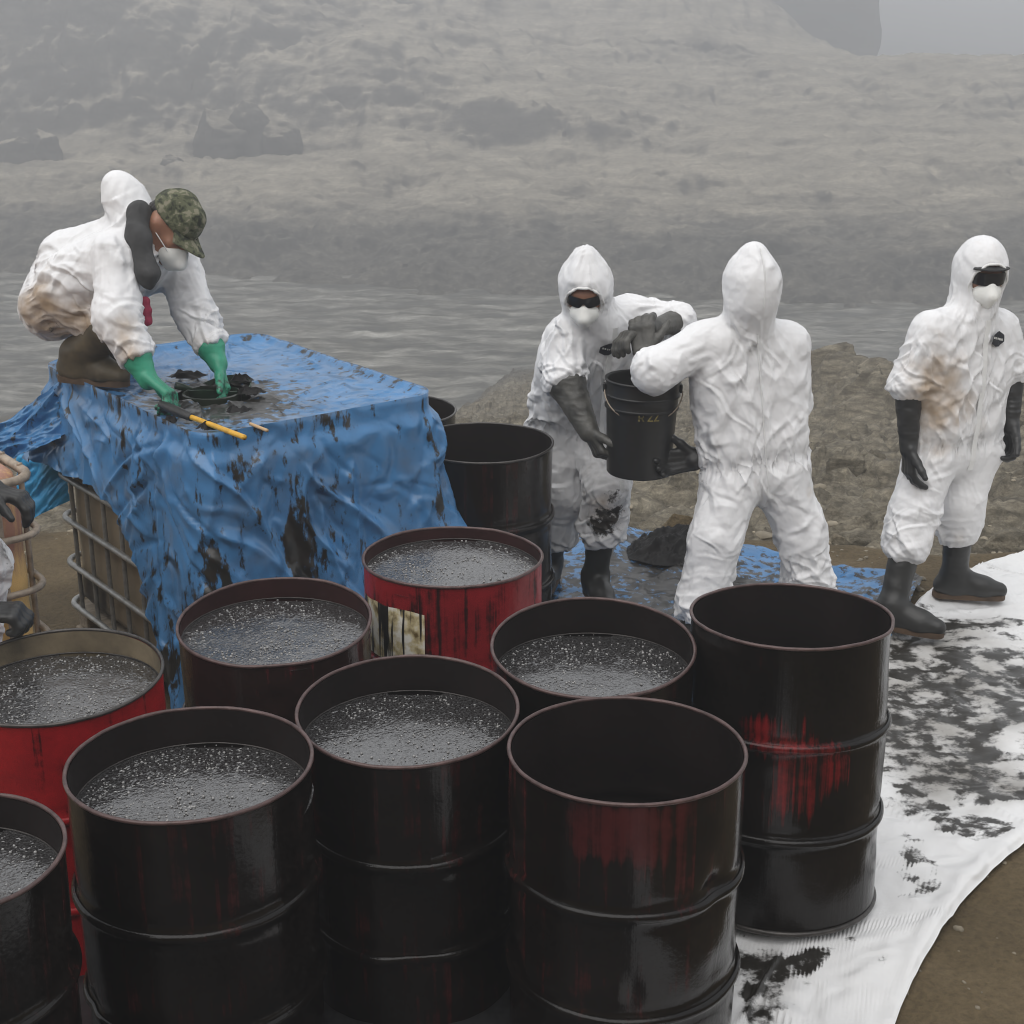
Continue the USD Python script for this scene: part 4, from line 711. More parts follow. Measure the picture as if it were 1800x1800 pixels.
def badge(t, V, N, fr, c, w=.078, h=.064, yaw=0.):
    """Dark lozenge patch laid on the cloth at c (nearest surface), with pale strokes of lettering."""
    from scipy.spatial import cKDTree
    f, s_, u_ = fr[:, 1], -fr[:, 0], fr[:, 2]
    ok = (N @ f) > .2; P = V[ok]; tr = cKDTree(np.stack([P @ s_, P @ u_], 1))
    def put(xy, off):
        q = np.stack([c @ s_ + xy[:, 0], c @ u_ + xy[:, 1]], 1); d, i = tr.query(q, k=24); dep = (P[i] @ f).max(1)
        dep = np.where(d[:, 0] < .03, dep, np.median(dep)); return q[:, :1] * s_ + q[:, 1:] * u_ + (dep + off)[:, None] * f
    prof = np.array([[-.5, -.22], [-.5, .22], [-.12, .5], [.12, .5], [.5, .22], [.5, -.22], [.12, -.5], [-.12, -.5]]) * [w, h]
    ring = []
    for a, b in zip(prof, np.roll(prof, -1, 0)): ring += [a + (b - a) * k for k in np.linspace(0, 1, 4, endpoint=False)]
    ring = np.array(ring); G = np.concatenate([ring * r for r in (1, .75, .5, .25)] + [[[0, 0]]]); m = len(ring)
    pts = put(G, .006); f_ = []
    for k in range(3): f_ += [[k * m + i, k * m + (i + 1) % m, (k + 1) * m + (i + 1) % m] for i in range(m)] + [[k * m + i, (k + 1) * m + (i + 1) % m, (k + 1) * m + i] for i in range(m)]
    f_ += [[3 * m + i, 3 * m + (i + 1) % m, 4 * m] for i in range(m)]
    b = obj('badge', (pts, np.array(f_)), BADGE, t, smooth=True, label='small dark lozenge badge on the chest')
    q = []
    for i, x in enumerate(np.linspace(-.36, .30, 6)):
        z0 = .02 + x * .32; a = put(np.array([[x, z0 - .07], [x + .07, z0 - .05], [x + .09, z0 + .09], [x + .02, z0 + .08]]) * [w, h], .0078); q.append((a, np.array([[0, 1, 2], [0, 2, 3]])))
    obj('lettering', join(*q), MASKM, b, smooth=False)
def seam(t, name, V, N, fr, line, mt, r=.0022, off=.001, wd=None):
    """A welt laid on the cloth along a line of points, each dropped onto the surface that faces fr's forward axis."""
    from scipy.spatial import cKDTree
    f, s_, u_ = fr[:, 1], fr[:, 0], fr[:, 2]; ok = (N @ f) > .1; P = V[ok]; tr = cKDTree(np.stack([P @ s_, P @ u_], 1))
    L = np.asarray(line); q = np.stack([L @ s_, L @ u_], 1); d, i = tr.query(q, k=14); dep = (P[i] @ f).max(1); dep = np.convolve(np.pad(dep, 2, 'edge'), np.ones(5) / 5, 'valid')
    g = d[:, 0] < .02; pts = (q[:, :1] * s_ + q[:, 1:] * u_ + (dep + off)[:, None] * f)[g]
    if len(pts) < 4: return
    if wd is None: return obj(name, tube(pts, r, 6), mt, t, smooth=True)
    T = np.gradient(pts, axis=0); T /= np.linalg.norm(T, axis=1, keepdims=True); S_ = np.cross(T, f) * wd / 2
    rows = np.stack([pts - S_ - f * .004, pts - S_, pts + S_, pts + S_ - f * .004], 1); return obj(name, (rows.reshape(-1, 3), quads(grid_faces(len(pts), 4))), mt, t, smooth=40)
def person(label, J, hood=True, tip=.0, r=None, glove_mat=BLACKGLOVE, boot_mat=BOOT, seed=1, mud=None, oil=None, face=('mask', 'glasses'), sleeves=None, extra=None, width=1.0, legw=1.0, tw=1.0, ground=None):
    A = {k: np.asarray(v, float) for k, v in J.items() if k not in ('hf', 'hu', 'legs', 'waist', 'bow', 'more', 'kr', 'back', 'fk')}
    base = np.array([*( .5 * (A['hipL'] + A['hipR']))[:2], min(ground) if ground else 0.])
    t = thing('person', label, 'person', (0, 0, 0), group='clean-up workers in white coveralls')
    Hc = A['head']; Fr = frame(J['hf'], J['hu'])
    Pc = .5 * (A['hipL'] + A['hipR']); Cc = .5 * (A['shL'] + A['shR']); lp = unit(A['hipL'] - A['hipR']); lc = unit(A['shL'] - A['shR']); axis_ = unit(Cc - Pc)
    neck = A.get('neck', Hc - Fr @ np.array([0, .02, .13]))
    fw = unit(np.cross(axis_, -lc))            # chest forward
    fw = np.cross(lc, axis_); fw = -unit(fw) if 0 else unit(np.cross(lc, axis_))
    # ------- the body itself (mostly hidden by clothing), one continuous surface
    hp, hs = head_prims(Hc, Fr)
    B = list(hp) + [cone(Hc - Fr @ np.array([0, .02, .06]), Cc + axis_ * .02, .050, .062)]
    for tt in np.linspace(0, 1, 6):
        c = Pc + (Cc - Pc) * tt - axis_ * 0; l = unit(lp * (1 - tt) + lc * tt); hw = np.interp(tt, [0, .4, .8, 1], [.085, .075, .10, .09]); B.append(cone(c - l * hw, c + l * hw, np.interp(tt, [0, .4, .8, 1], [.10, .09, .095, .06])))
    for s in 'LR':
        B += [cone(A['sh' + s], A['el' + s], .050, .040), cone(A['el' + s], A['wr' + s], .036, .024), cone(A['wr' + s], A['wr' + s] + .06 * unit(A['hd' + s]), .022, .012), cone(A['hip' + s], A['kn' + s], .080, .055), cone(A['kn' + s], A['an' + s], .052, .036)]
        f = A['toe' + s] - A['an' + s]; f[2] = 0; B.append(cone(A['an' + s] - [0, 0, .02], A['an' + s] + unit(f) * .14 - [0, 0, .035], .034, .026))
    V, F = sdf_mesh(B, .0075, .010, sub=hs, relax=4)
    obj('body', (V, F), SKIN, t, smooth=True)
    for s in (-1, 1):
        e = trimesh.creation.icosphere(2, .0115); ev = np.array(e.vertices) + Hc + Fr @ np.array([s * .031, .080, .002]); obj('eye', (ev, np.array(e.faces)), EYE, t, smooth=True)
    # ------- coverall
    P = []
    prof_w = np.array([.105, .10, .098, .105, .118, .125, .112]) * width; prof_r = np.array([.128, .132, .128, .128, .130, .118, .090]) * tw
    for i, tt in enumerate(np.linspace(0, 1, 13)):
        c = Pc + (Cc - Pc) * tt; bow = J.get('bow', 0.); c = c - fw * bow * math.sin(tt * math.pi); l = unit(lp * (1 - tt) + lc * tt); x = np.linspace(0, 1, 7); hw = np.interp(tt, x, prof_w); rr_ = np.interp(tt, x, prof_r); P.append(cone(c - l * hw, c + l * hw, rr_, flat=(fw, .88)))
    bones = [(Pc - axis_ * .06, Cc + axis_ * .06, .0085, .0085, (.55, .12, .25))]
    sl = sleeves or {'L': (.25, .070, .062, .066), 'R': (.25, .070, .062, .066)}
    lg = J.get('legs', {'L': .55, 'R': .55})
    for s in 'LR':
        fr_, ra_, rb_, rc_ = sl[s]
        P.append(cone(A['sh' + s], A['el' + s], .080, ra_)); P.append(cone(.5 * (A['sh' + s] + Cc), A['sh' + s] - axis_ * .01, .085, .078))
        cuff = A['el' + s] + (A['wr' + s] - A['el' + s]) * fr_
        P.append(cone(A['el' + s], cuff, rb_, rc_, cap=True)); u = unit(A['wr' + s] - A['el' + s])
        bones += [(A['sh' + s], A['el' + s], .009, .012, (.3, .25, .9)), (A['el' + s], cuff + u * .01, .012, .010, (.9, .8, .9))]
        cf = A['kn' + s] + (A['an' + s] - A['kn' + s]) * lg[s]; u = unit(A['an' + s] - A['kn' + s])
        kr = J.get('kr', .098) * legw; P.append(cone(A['hip' + s], A['kn' + s], .118 * legw, kr)); P.append(cone(A['kn' + s], cf - u * .05, kr, kr)); P.append(cone(cf - u * .06, cf, kr, .080 * legw, cap=True))
        bones += [(A['hip' + s], A['kn' + s], .010, .013, (.7, .2, .8)), (A['kn' + s], cf + u * .01, .013, .012, (.7, .5, 1.0))]
    sub, hem = [], None
    if hood:
        w = lambda a, b, c: Hc + Fr @ np.array([a, b, c])
        hr = np.array([.108, .128, .142]); hc = w(0, -.014, .008)
        P += [ell(hc, Fr, hr), cone(w(0, -.03, -.06), Cc + axis_ * .02 - fw * .005, .088, .098), cone(w(0, .02, -.10), Cc + axis_ * .015 + fw * .03, .075, .085)]
        if tip: P.append(cone(w(0, -.02, .045), w(0, -.028, .070 + tip), .098, .046))
        oc = w(0, .112, -.020); orr = np.array([.077, .080, .088]); sub = [ell(oc, Fr, orr)]
        a = np.linspace(0, 2 * np.pi, 48, endpoint=False); ss, uu = orr[0] * 1.02 * np.cos(a), -.020 + orr[2] * 1.02 * np.sin(a)
        dep = -.014 + hr[1] * np.sqrt(np.clip(1 - (ss / hr[0]) ** 2 - ((uu - .008) / hr[2]) ** 2, .02, 1))
        hem = Hc + np.stack([ss, dep + .002 + .004 * np.sin(a * 9), uu], 1) @ Fr.T
        bones.append((w(0, 0, -.1), w(0, -.02, .15), .005, .004, (.6, .2, .1)))
    P += J.get('more', [])
    V, F = sdf_mesh(P, .0059, .014, sub=sub, relax=8)
    V = wrinkle(V, F, bones, seed * 13, fk=J.get('fk', 1.0))
    # zip flap down the front, gathered waist
    x = (V - Pc) @ lc; h_ = ((V - Pc) @ axis_) / np.linalg.norm(Cc - Pc); N = vnormals(V, F); fr_ok = (N @ fw) > .25
    ridge = np.exp(-(x / .016) ** 4) * sstep(-.15, 0, h_) * sstep(1.25, 1.1, h_) * fr_ok
    gather = np.exp(-((h_ - J.get('waist', .16)) / .075) ** 2) * (np.abs(x) < .24); th_ = np.arctan2(x, (V - Pc) @ fw)
    V = V + N * (0 * ridge + gather * (-.028 + .020 * ridged(np.stack([th_ * 15, h_ * 2.0, 0 * h_], -1), 1, seed + 4)))[:, None]
    N = vnormals(V, F)
    md = np.zeros(len(V)); ol = np.full(len(V), .02)
    for (px, py, Y, rad, amt) in (mud or ()): md += amt * np.exp(-((np.linalg.norm(V - at(px, py, Y), axis=1)) / rad) ** 2)
    for (px, py, Y, rad, amt) in (oil or ()): ol += amt * np.exp(-((np.linalg.norm(V - at(px, py, Y), axis=1)) / rad) ** 2)
    nz_ = .7 + .6 * fbm(V * 14, 3, seed)
    obj('coverall', (V, F), SUIT, t, attrs={'stain': np.clip(ol * nz_ + .16 * sstep(.55, .75, fbm(V * 6, 3, seed + 60)), 0, .7), 'mud': np.clip(md * nz_ + .16 * sstep(.5, .75, fbm(V * 4 + 9, 3, seed + 61)), 0, .75)})
    if hem is not None: obj('hood_hem', tube(hem, .0055 + .0012 * np.sin(np.arange(48) * 2.9), 8, closed=True), HEM, t, smooth=True)
    w = lambda a, b, c: Hc + Fr @ np.array([a, b, c])
    if 'mask' in face:
        mp = [ell(w(0, .074, -.058), Fr, (.060, .052, .054)), cone(w(0, .112, -.022), w(0, .130, -.060), .012, .016), cone(w(0, .130, -.060), w(0, .100, -.104), .016, .014)]
        V2_, F2_ = sdf_mesh(mp, .005, .010, relax=4); m_ = obj('mask', (V2_, F2_), MASKM, t, smooth=True)
        for s in (-1, 1): obj('strap', tube([w(s * .056, .085, -.045), w(s * .078, .05, -.03), w(s * .088, .0, -.02)], .0022, 6), HEM, m_, smooth=True)
    if 'glasses' in face or 'goggles' in face:
        gog = 'goggles' in face; a = np.linspace(-1.25, 1.25, 41); hh = (.026 if gog else .0225) * (1 - .25 * (np.abs(a) / 1.25) ** 3)
        notch = .020 * np.exp(-(a / .13) ** 2) if not gog else .012 * np.exp(-(a / .16) ** 2)
        R_ = lambda o: (.079 + o) * np.sin(a), lambda o: .026 + (.088 + o) * np.cos(a) 
        rows = []
        for o in (0, .005):
            for zz_ in (-1, 0, 1):
                z = np.where(zz_ < 0, -hh + notch, np.where(zz_ > 0, hh - (0 if gog else .004 * np.exp(-(a / .2) ** 2)), 0)) + .006
                rows.append(np.stack([R_[0](o), R_[1](o) - .002 * abs(zz_), z], 1))
        G = np.stack([rows[0], rows[1], rows[2], rows[5], rows[4], rows[3]], 1); gv = (G.reshape(-1, 3) @ Fr.T) + Hc
        i, j = np.meshgrid(np.arange(40), np.arange(6), indexing='ij'); q = np.stack([i * 6 + j, i * 6 + (j + 1) % 6, (i + 1) * 6 + (j + 1) % 6, (i + 1) * 6 + j], -1).reshape(-1, 4)
        obj('sunglasses' if not gog else 'goggles', (gv, quads(q)), LENS, t, smooth=40)
    tt = np.linspace(-.12, 1.12, 46)[:, None]
    if J.get('back'):
        seam(t, 'back_seam', V, N, frame(-fw, axis_), Pc + (Cc - Pc) * tt * .97, HEM)
        seam(t, 'hood_seam', V, N, np.stack([-Fr[:, 0], -Fr[:, 1], Fr[:, 2]], 1), Hc + Fr[:, 2] * np.linspace(-.07, .15, 24)[:, None], HEM)
    elif hood: seam(t, 'zipper_flap', V, N, frame(fw, axis_), Pc + (Cc - Pc) * tt, HEM, wd=.026)
    if extra: extra(t, A, Hc, Fr, w, V, N, fw, lc, axis_)
    return t, V, N, dict(fw=fw, lc=lc, ax=axis_, Pc=Pc, Cc=Cc, Hc=Hc, Fr=Fr, A=A)

def hands(t, A, spec):
    for s, (name, n, frac, mt, curl, th, label, st, kw) in spec.items():
        glove(t, name, A['wr' + s], A['hd' + s], n, 1 if s == 'R' else -1, A['el' + s], frac, mt, curl, thumb=th, label=label, stain=st, **kw)
def boots(t, A, lg, mt, zg, r=.064, extra_up=.02):
    for s in 'LR':
        top = A['kn' + s] + (A['an' + s] - A['kn' + s]) * (lg[s] - extra_up / np.linalg.norm(A['an' + s] - A['kn' + s]))
        boot(t, A['kn' + s], A['an' + s], A['toe' + s], top, mt, zg[s], r)
def ank(px, py, Y):
    return at(px, py, Y)
# --- worker standing on the right, by the white sheet
aR = np.array([*at(1566, 1085, 5.88)[:2], .10]); aL = np.array([*at(1676, 1030, 6.24)[:2], .10])
J3 = dict(head=at(1725, 480, 6.14), hf=(.13, -.96, -.14), hu=(.02, -.1, 1), neck=None, shR=at(1637, 582, 6.06), shL=at(1754, 578, 6.24), elR=at(1597, 678, 6.03), elL=at(1779, 648, 6.26), wrR=at(1597, 782, 5.98), wrL=at(1777, 742, 6.18),
    hdR=(.06, -.1, -1), hdL=(.10, -.15, -1), hipR=at(1640, 792, 6.08), hipL=at(1710, 790, 6.20), knR=at(1606, 900, 6.0), knL=at(1688, 884, 6.16), anR=aR, anL=aL, toeR=aR + [.18, -.10, 0], toeL=aL + [.2, -.03, 0], legs={'R': .42, 'L': .40}, waist=.10)
J3.pop('neck')
def ex3(t, A, Hc, Fr, w, V, N, fw, lc, ax):
    a = np.linspace(-.95, .95, 25); rows = [np.stack([.080 * np.sin(a) * k, .020 + .090 * np.cos(a) * k, np.full(25, .046 + o) + .010 * np.cos(a)], 1) for k, o in ((.9, .004), (1.22, -.004), (1.22, -.009), (.9, -.002))]
    G = np.stack(rows, 1).reshape(-1, 3) @ Fr.T + Hc; i, j = np.meshgrid(np.arange(24), np.arange(4), indexing='ij')
    obj('cap_visor', (G, quads(np.stack([i * 4 + j, i * 4 + (j + 1) % 4, (i + 1) * 4 + (j + 1) % 4, (i + 1) * 4 + j], -1).reshape(-1, 4))), BLACKCLOTH, t, smooth=40)
    badge(t, V, N, frame(fw, ax), at(1746, 594, 6.1))
    hands(t, A, {'R': ('glove', (1, .1, 0), .93, BLACKGLOVE, .42, .35, None, None, dict(r0=.042, r1=.058)), 'L': ('glove', (-.8, -.2, .1), .93, BLACKGLOVE, .75, .5, None, None, dict(r0=.040, r1=.052))})
    boots(t, A, {'R': .42, 'L': .40}, BOOT, {'R': .03, 'L': .03})
person('person in brown-stained white coverall and dark goggles standing by the white sheet', J3, seed=3, face=('mask', 'goggles'), width=.98, tw=.98, legw=.98, sleeves={'L': (.02, .076, .074, .074), 'R': (.02, .078, .078, .080)}, extra=ex3,
    mud=[(1660, 640, 5.95, .16, .42), (1640, 690, 5.95, .14, .45), (1632, 740, 5.98, .12, .38), (1690, 740, 6.0, .2, .2), (1630, 940, 5.95, .07, .45), (1632, 830, 5.98, .12, .25), (1690, 930, 6.1, .12, .2)],
    oil=[(1725, 760, 6.05, .05, .42), (1720, 800, 6.05, .05, .3), (1588, 950, 5.93, .05, .3), (1632, 845, 5.98, .03, .45), (1720, 700, 6.02, .08, .22)])

# --- worker seen from behind
aL = np.array([*at(1222, 1090, 5.60)[:2], .10]); aR = np.array([*at(1430, 1075, 5.78)[:2], .10])
J2 = dict(head=at(1319, 504, 5.72), hf=(-.22, .95, -.10), hu=(.02, -.02, 1), shL=at(1238, 602, 5.72), shR=at(1383, 602, 5.80), elL=at(1150, 652, 5.62), elR=at(1392, 706, 5.86), wrL=at(1132, 624, 5.84), wrR=at(1228, 806, 5.74),
    hdL=(-.10, .35, .93), hdR=(-1, -.05, -.12), hipL=at(1290, 832, 5.72), hipR=at(1366, 830, 5.76), knL=at(1258, 945, 5.62), knR=at(1408, 940, 5.76), anL=aL, anR=aR, toeL=aL + [-.12, .16, 0], toeR=aR + [.10, .18, 0], legs={'L': .76, 'R': .74}, waist=.13, back=True, fk=.72)
def ex2(t, A, Hc, Fr, w, V, N, fw, lc, ax):
    hands(t, A, {'L': ('glove', (.3, .8, -.4), .80, GREYGLOVE, .6, .5, 'oily grey glove', None, dict(r0=.038, r1=.044)), 'R': ('glove', (0, -1, .25), .6, BLACKGLOVE, .42, .15, None, None, dict(r0=.040, r1=.046, size=1.2, spread=.16))})
    boots(t, A, {'L': .76, 'R': .74}, BOOT, {'L': .03, 'R': .03})
person('person in white coverall seen from behind, reaching for the bucket', J2, seed=2, tip=.055, face=(), width=.93, tw=.96, legw=1.0, sleeves={'L': (.30, .082, .078, .066), 'R': (.5, .076, .07, .062)}, extra=ex2,
    oil=[(1232, 850, 5.66, .05, .45), (1262, 950, 5.55, .03, .3), (1228, 990, 5.5, .08, .18), (1245, 880, 5.6, .07, .2)], mud=[(1420, 860, 5.7, .05, .4)])

# --- worker facing the camera, leaning to the bucket
aL = np.array([*at(1046, 1022, 6.24)[:2], .10]); aR = np.array([*at(965, 1010, 6.42)[:2], .10])
J1 = dict(head=at(1029, 510, 6.02), hf=(-.10, -.90, -.34), hu=(-.03, -.32, 1), shR=at(996, 592, 6.06), shL=at(1108, 556, 6.20), elR=at(992, 664, 5.98), elL=at(1192, 564, 6.12), wrR=at(1032, 752, 5.84), wrL=at(1146, 578, 5.94),
    hdR=(.42, -.25, -.8), hdL=(-.85, -.35, -.15), hipR=at(985, 752, 6.34), hipL=at(1045, 752, 6.30), knR=at(985, 868, 6.26), knL=at(1068, 852, 6.12), anR=aR, anL=aL, toeR=aR + [-.05, -.2, 0], toeL=aL + [.04, -.2, 0], legs={'L': .52, 'R': .6}, waist=.10)
def ex1(t, A, Hc, Fr, w, V, N, fw, lc, ax):
    badge(t, V, N, frame(fw, ax), at(1079, 624, 6.0))
    hands(t, A, {'R': ('glove', (.8, .3, .2), .93, GREYGLOVE, .8, .5, 'long oily grey glove', None, dict(r0=.05, r1=.076)), 'L': ('glove', (.1, -.2, -1), .9, GREYGLOVE, .55, .5, 'oily grey glove', None, dict(r0=.040, r1=.048))})
    boots(t, A, {'L': .52, 'R': .6}, BOOT, {'L': .03, 'R': .03})
person('person in white coverall and sunglasses facing the camera, leaning over the bucket', J1, seed=5, tip=.06, width=.98, tw=.95, legw=.98, sleeves={'L': (.06, .070, .068, .066), 'R': (.08, .082, .082, .086)}, extra=ex1,
    oil=[(1070, 900, 6.05, .12, .34), (1060, 930, 6.05, .08, .42), (1010, 830, 6.1, .2, .14), (1050, 690, 6.0, .10, .2), (1080, 860, 6.0, .06, .3), (1020, 660, 5.95, .05, .3)], mud=[(1060, 880, 6.05, .06, .5), (1046, 690, 6.0, .12, .3), (1010, 800, 6.1, .2, .2), (1065, 920, 6.05, .1, .3)])

# --- bucket between them
BK = stained('bucket_plastic', (.012, .012, .012), (.16, .10, .03), .38, .5, attr='stain', nscale=30, bump=.2, bscale=40, lo=.42, hi=.55)
bc = at(1127, 664, 5.80); bb = bc - [0, 0, .395]
t = thing('bucket', 'black plastic bucket smeared with oil, held between two workers', 'bucket', bb, frame((0, 1, 0), (.02, -.02, 1)))
prof = [(.001, .0), (.126, .0), (.131, .006), (.143, .275), (.150, .277), (.150, .286), (.1445, .288), (.1455, .325), (.153, .328), (.153, .335), (.147, .337), (.148, .385), (.154, .388), (.154, .395), (.147, .396), (.142, .39), (.139, .28), (.126, .01), (.001, .008)]
P_ = np.array(prof); v, f = lathe(P_, 64); ang = np.arctan2(v[:, 1], v[:, 0])
obj('pail', (v, f), BK, t, attrs={'stain': np.clip(.50 * np.exp(-((v[:, 2] - .235) / .03) ** 2) * (np.abs(ang + np.pi / 2) < .75), 0, .55)}, smooth=30)
a = np.linspace(0, np.pi, 30); obj('handle', tube(np.stack([.156 * np.cos(a), -.05 - .11 * np.sin(a) * .6, .355 - .115 * np.sin(a)], 1), .0028, 6), RUST, t, smooth=True)
for s in (-1, 1): obj('handle_lug', rbox(.012, .03, .035, .003, (s * .154, -.0, .355)), BLACKGLOVE, t)
LET = plain('faded_yellow_print', (.19, .155, .05), .6, .2, 60, .6, 40)
tm = meshkit.text_mesh('R ZZ', .030, .001, bold=True); q = np.array(tm.vertices); k = 1 / .1445; xx = -(q[:, 0] - .045)
lt = np.stack([.1447 * np.sin(xx * k - .12), -.1447 * np.cos(xx * k - .12), .252 + q[:, 1]], 1); lt *= np.column_stack([1 + q[:, 2], 1 + q[:, 2], np.ones(len(q))])
obj('lettering', (lt, np.array(tm.faces)[:, ::-1]), LET, t, smooth=False, label='faded yellow letters')

# --- worker crouching on the tank
zt = TH + .015
aR = np.array([*at(137, 648, 5.64)[:2], zt + .085]); aL = np.array([*at(150, 632, 5.98)[:2], zt + .085])
J4 = dict(head=at(300, 400, 5.58), hf=(.62, -.40, -.68), hu=(.72, -.14, .62), neck=at(262, 392, 5.62), shR=at(207, 452, 5.46), shL=at(306, 455, 5.80), elR=at(206, 558, 5.34), elL=at(345, 556, 5.66), wrR=at(256, 660, 5.26), wrL=at(380, 632, 5.56),
    hdR=(.72, -.25, -.50), hdL=(.25, -.2, -.9), hipR=at(96, 535, 5.66), hipL=at(110, 533, 5.84), knR=at(208, 568, 5.50), knL=at(196, 582, 6.0), anR=aR, anL=aL, toeR=aR + [.2, -.08, 0], toeL=aL + [.2, -.02, 0], legs={'R': .10, 'L': .10}, waist=.12, bow=.02, kr=.078)
J4['more'] = [cone(at(128, 468, 5.72), at(218, 428, 5.65), .135, .115), cone(at(246, 404, 5.60), at(216, 345, 5.62), .098, .078, flat=(unit([.8, -.2, -.5]), .85)), cone(at(216, 345, 5.62), at(206, 326, 5.62), .078, .054), cone(at(240, 405, 5.6), at(225, 440, 5.6), .09, .10), cone(at(92, 540, 5.74), at(125, 470, 5.72), .125, .13)]
CAMO = mat('camouflage_cloth', {'tc': ('texture_coordinate', {}), 'v': ('noise_texture', {'scale': 34., 'detail': 2, 'distortion': .6}), 'n': ('noise_texture', {'scale': 80., 'detail': 3}), 'a': ('math', {'math_type': 'multiply_add', 'value2': .25}),
    'r': ('rgb_ramp', {'ramp': [(.40, (.020, .022, .014)), (.52, (.050, .058, .030)), (.60, (.095, .100, .058)), (.70, (.19, .18, .125))], 'interpolate': False}), 'bp': ('bump', {'strength': .3, 'distance': .003}), 'p': ('principled_bsdf', {'roughness': .85})},
    [('tc.object', 'v.vector'), ('tc.object', 'n.vector'), ('n.fac', 'a.value1'), ('v.fac', 'a.value3'), ('a.value', 'r.fac'), ('r.color', 'p.base_color'), ('n.fac', 'bp.height'), ('bp.normal', 'p.normal')])
def ex4(t, A, Hc, Fr, w, V, N, fw, lc, ax):
    cp = [ell(w(0, -.010, .042), Fr, (.088, .108, .085)), cone(w(0, -.02, .075), w(0, .03, .08), .075, .060)]
    V2_, F2_ = sdf_mesh(cp, .006, .012, cuts=[(w(0, 0, .030), -(Fr @ unit([0, .12, 1.])))], relax=3); V2_ = V2_ + vnormals(V2_, F2_) * ((ridged(V2_ * 16, 2, 3) - .6) * .007)[:, None]
    c = obj('cap', (V2_, F2_), CAMO, t, smooth=True)
    a = np.linspace(-1.05, 1.05, 31); rw = []
    for k in np.linspace(0, 1, 8): rw.append(np.stack([np.sin(a) * (.084 + .002 * k), .012 + np.cos(a) * (.090 + .075 * k * np.cos(a * .75)), .040 - .012 * k - .022 * (a / 1.05) ** 2 * k], 1))
    top_ = np.stack(rw, 1); G = np.concatenate([top_, top_[:, ::-1] - [0, 0, .005]], 1); m = 16; i, j = np.meshgrid(np.arange(30), np.arange(m), indexing='ij')
    obj('brim', (G.reshape(-1, 3) @ Fr.T + Hc, quads(np.stack([i * m + j, i * m + (j + 1) % m, (i + 1) * m + (j + 1) % m, (i + 1) * m + j], -1).reshape(-1, 4))), CAMO, c, smooth=40)
    hv, hf_ = sdf_mesh([ell(w(0, -.022, .018), Fr, (.079, .092, .088)), cone(w(0, -.075, -.02), w(0, -.06, -.055), .045, .03)], .007, .01, cuts=[(w(0, .0, 0), Fr @ unit([0, 1., -.25]))], relax=3)
    obj('hair', (hv + vnormals(hv, hf_) * ((noise(hv * 90, 3) - .5) * .006)[:, None], hf_), HAIR, t, smooth=True)
    sc = [cone(at(240, 374, 5.50), at(244, 420, 5.44), .034, .042, flat=(unit([.3, -.9, .1]), .7)), cone(at(244, 420, 5.44), at(258, 482, 5.40), .042, .036, flat=(unit([.3, -.9, .1]), .7)), cone(at(262, 482, 5.40), at(262, 498, 5.40), .036, .02), cone(at(243, 375, 5.52), at(256, 372, 5.64), .042, .042)]
    sv, sf_ = sdf_mesh(sc, .006, .012, relax=4); sv = sv + vnormals(sv, sf_) * ((ridged(sv * np.array([20, 20, 7]), 2, 5) - .6) * .016)[:, None]
    obj('neck_scarf', (sv, sf_), plain('charcoal_cloth', (.045, .045, .046), .85, .3, 90, .3, 20), t, smooth=True)
    rv, rf2 = sdf_mesh([cone(at(254, 530, 5.40), at(252, 555, 5.40), .020, .030, flat=(unit([.2, -1, 0]), .4)), cone(at(252, 555, 5.40), at(260, 566, 5.40), .028, .014, flat=(unit([.2, -1, 0]), .4))], .005, .008, relax=2)
    obj('pocket_rag', (rv + vnormals(rv, rf2) * ((ridged(rv * 25, 2, 5) - .6) * .008)[:, None], rf2), plain('crimson_cloth', (.26, .020, .055), .8, .2, 80, .25, 30), t, smooth=True)
    gs = lambda V_, s: np.clip(.36 * sstep(-.03, -.13, s) + .12 + .2 * (fbm(V_ * 12, 3, 4) - .5), 0, .6)
    hands(t, A, {'R': ('glove', (.1, -.35, -1), .34, GREENGLOVE, .75, .6, None, gs, dict(r0=.042, r1=.050)), 'L': ('glove', (-.6, -.3, -.3), .34, GREENGLOVE, .6, .4, None, gs, dict(r0=.042, r1=.050))})
    boots(t, A, {'R': -.02, 'L': -.02}, MUDBOOT, {'R': zt, 'L': zt}, r=.095, extra_up=.02)
person('person in white coverall and camouflage cap crouching on the tank with green gloves', J4, seed=8, hood=False, face=('mask',), width=.95, tw=.98, legw=.80, sleeves={'L': (.72, .078, .074, .060), 'R': (.72, .080, .076, .064)}, extra=ex4, ground=(zt,),
    mud=[(75, 525, 5.55, .10, .42), (110, 580, 5.55, .14, .55), (170, 570, 5.45, .12, .5), (225, 640, 5.2, .08, .45), (200, 590, 5.25, .10, .42), (340, 610, 5.55, .08, .3), (370, 610, 5.5, .06, .35), (250, 640, 5.2, .05, .35), (60, 560, 5.6, .08, .35)], oil=[(110, 588, 5.55, .08, .42), (230, 645, 5.2, .03, .3), (75, 575, 5.6, .06, .3)])

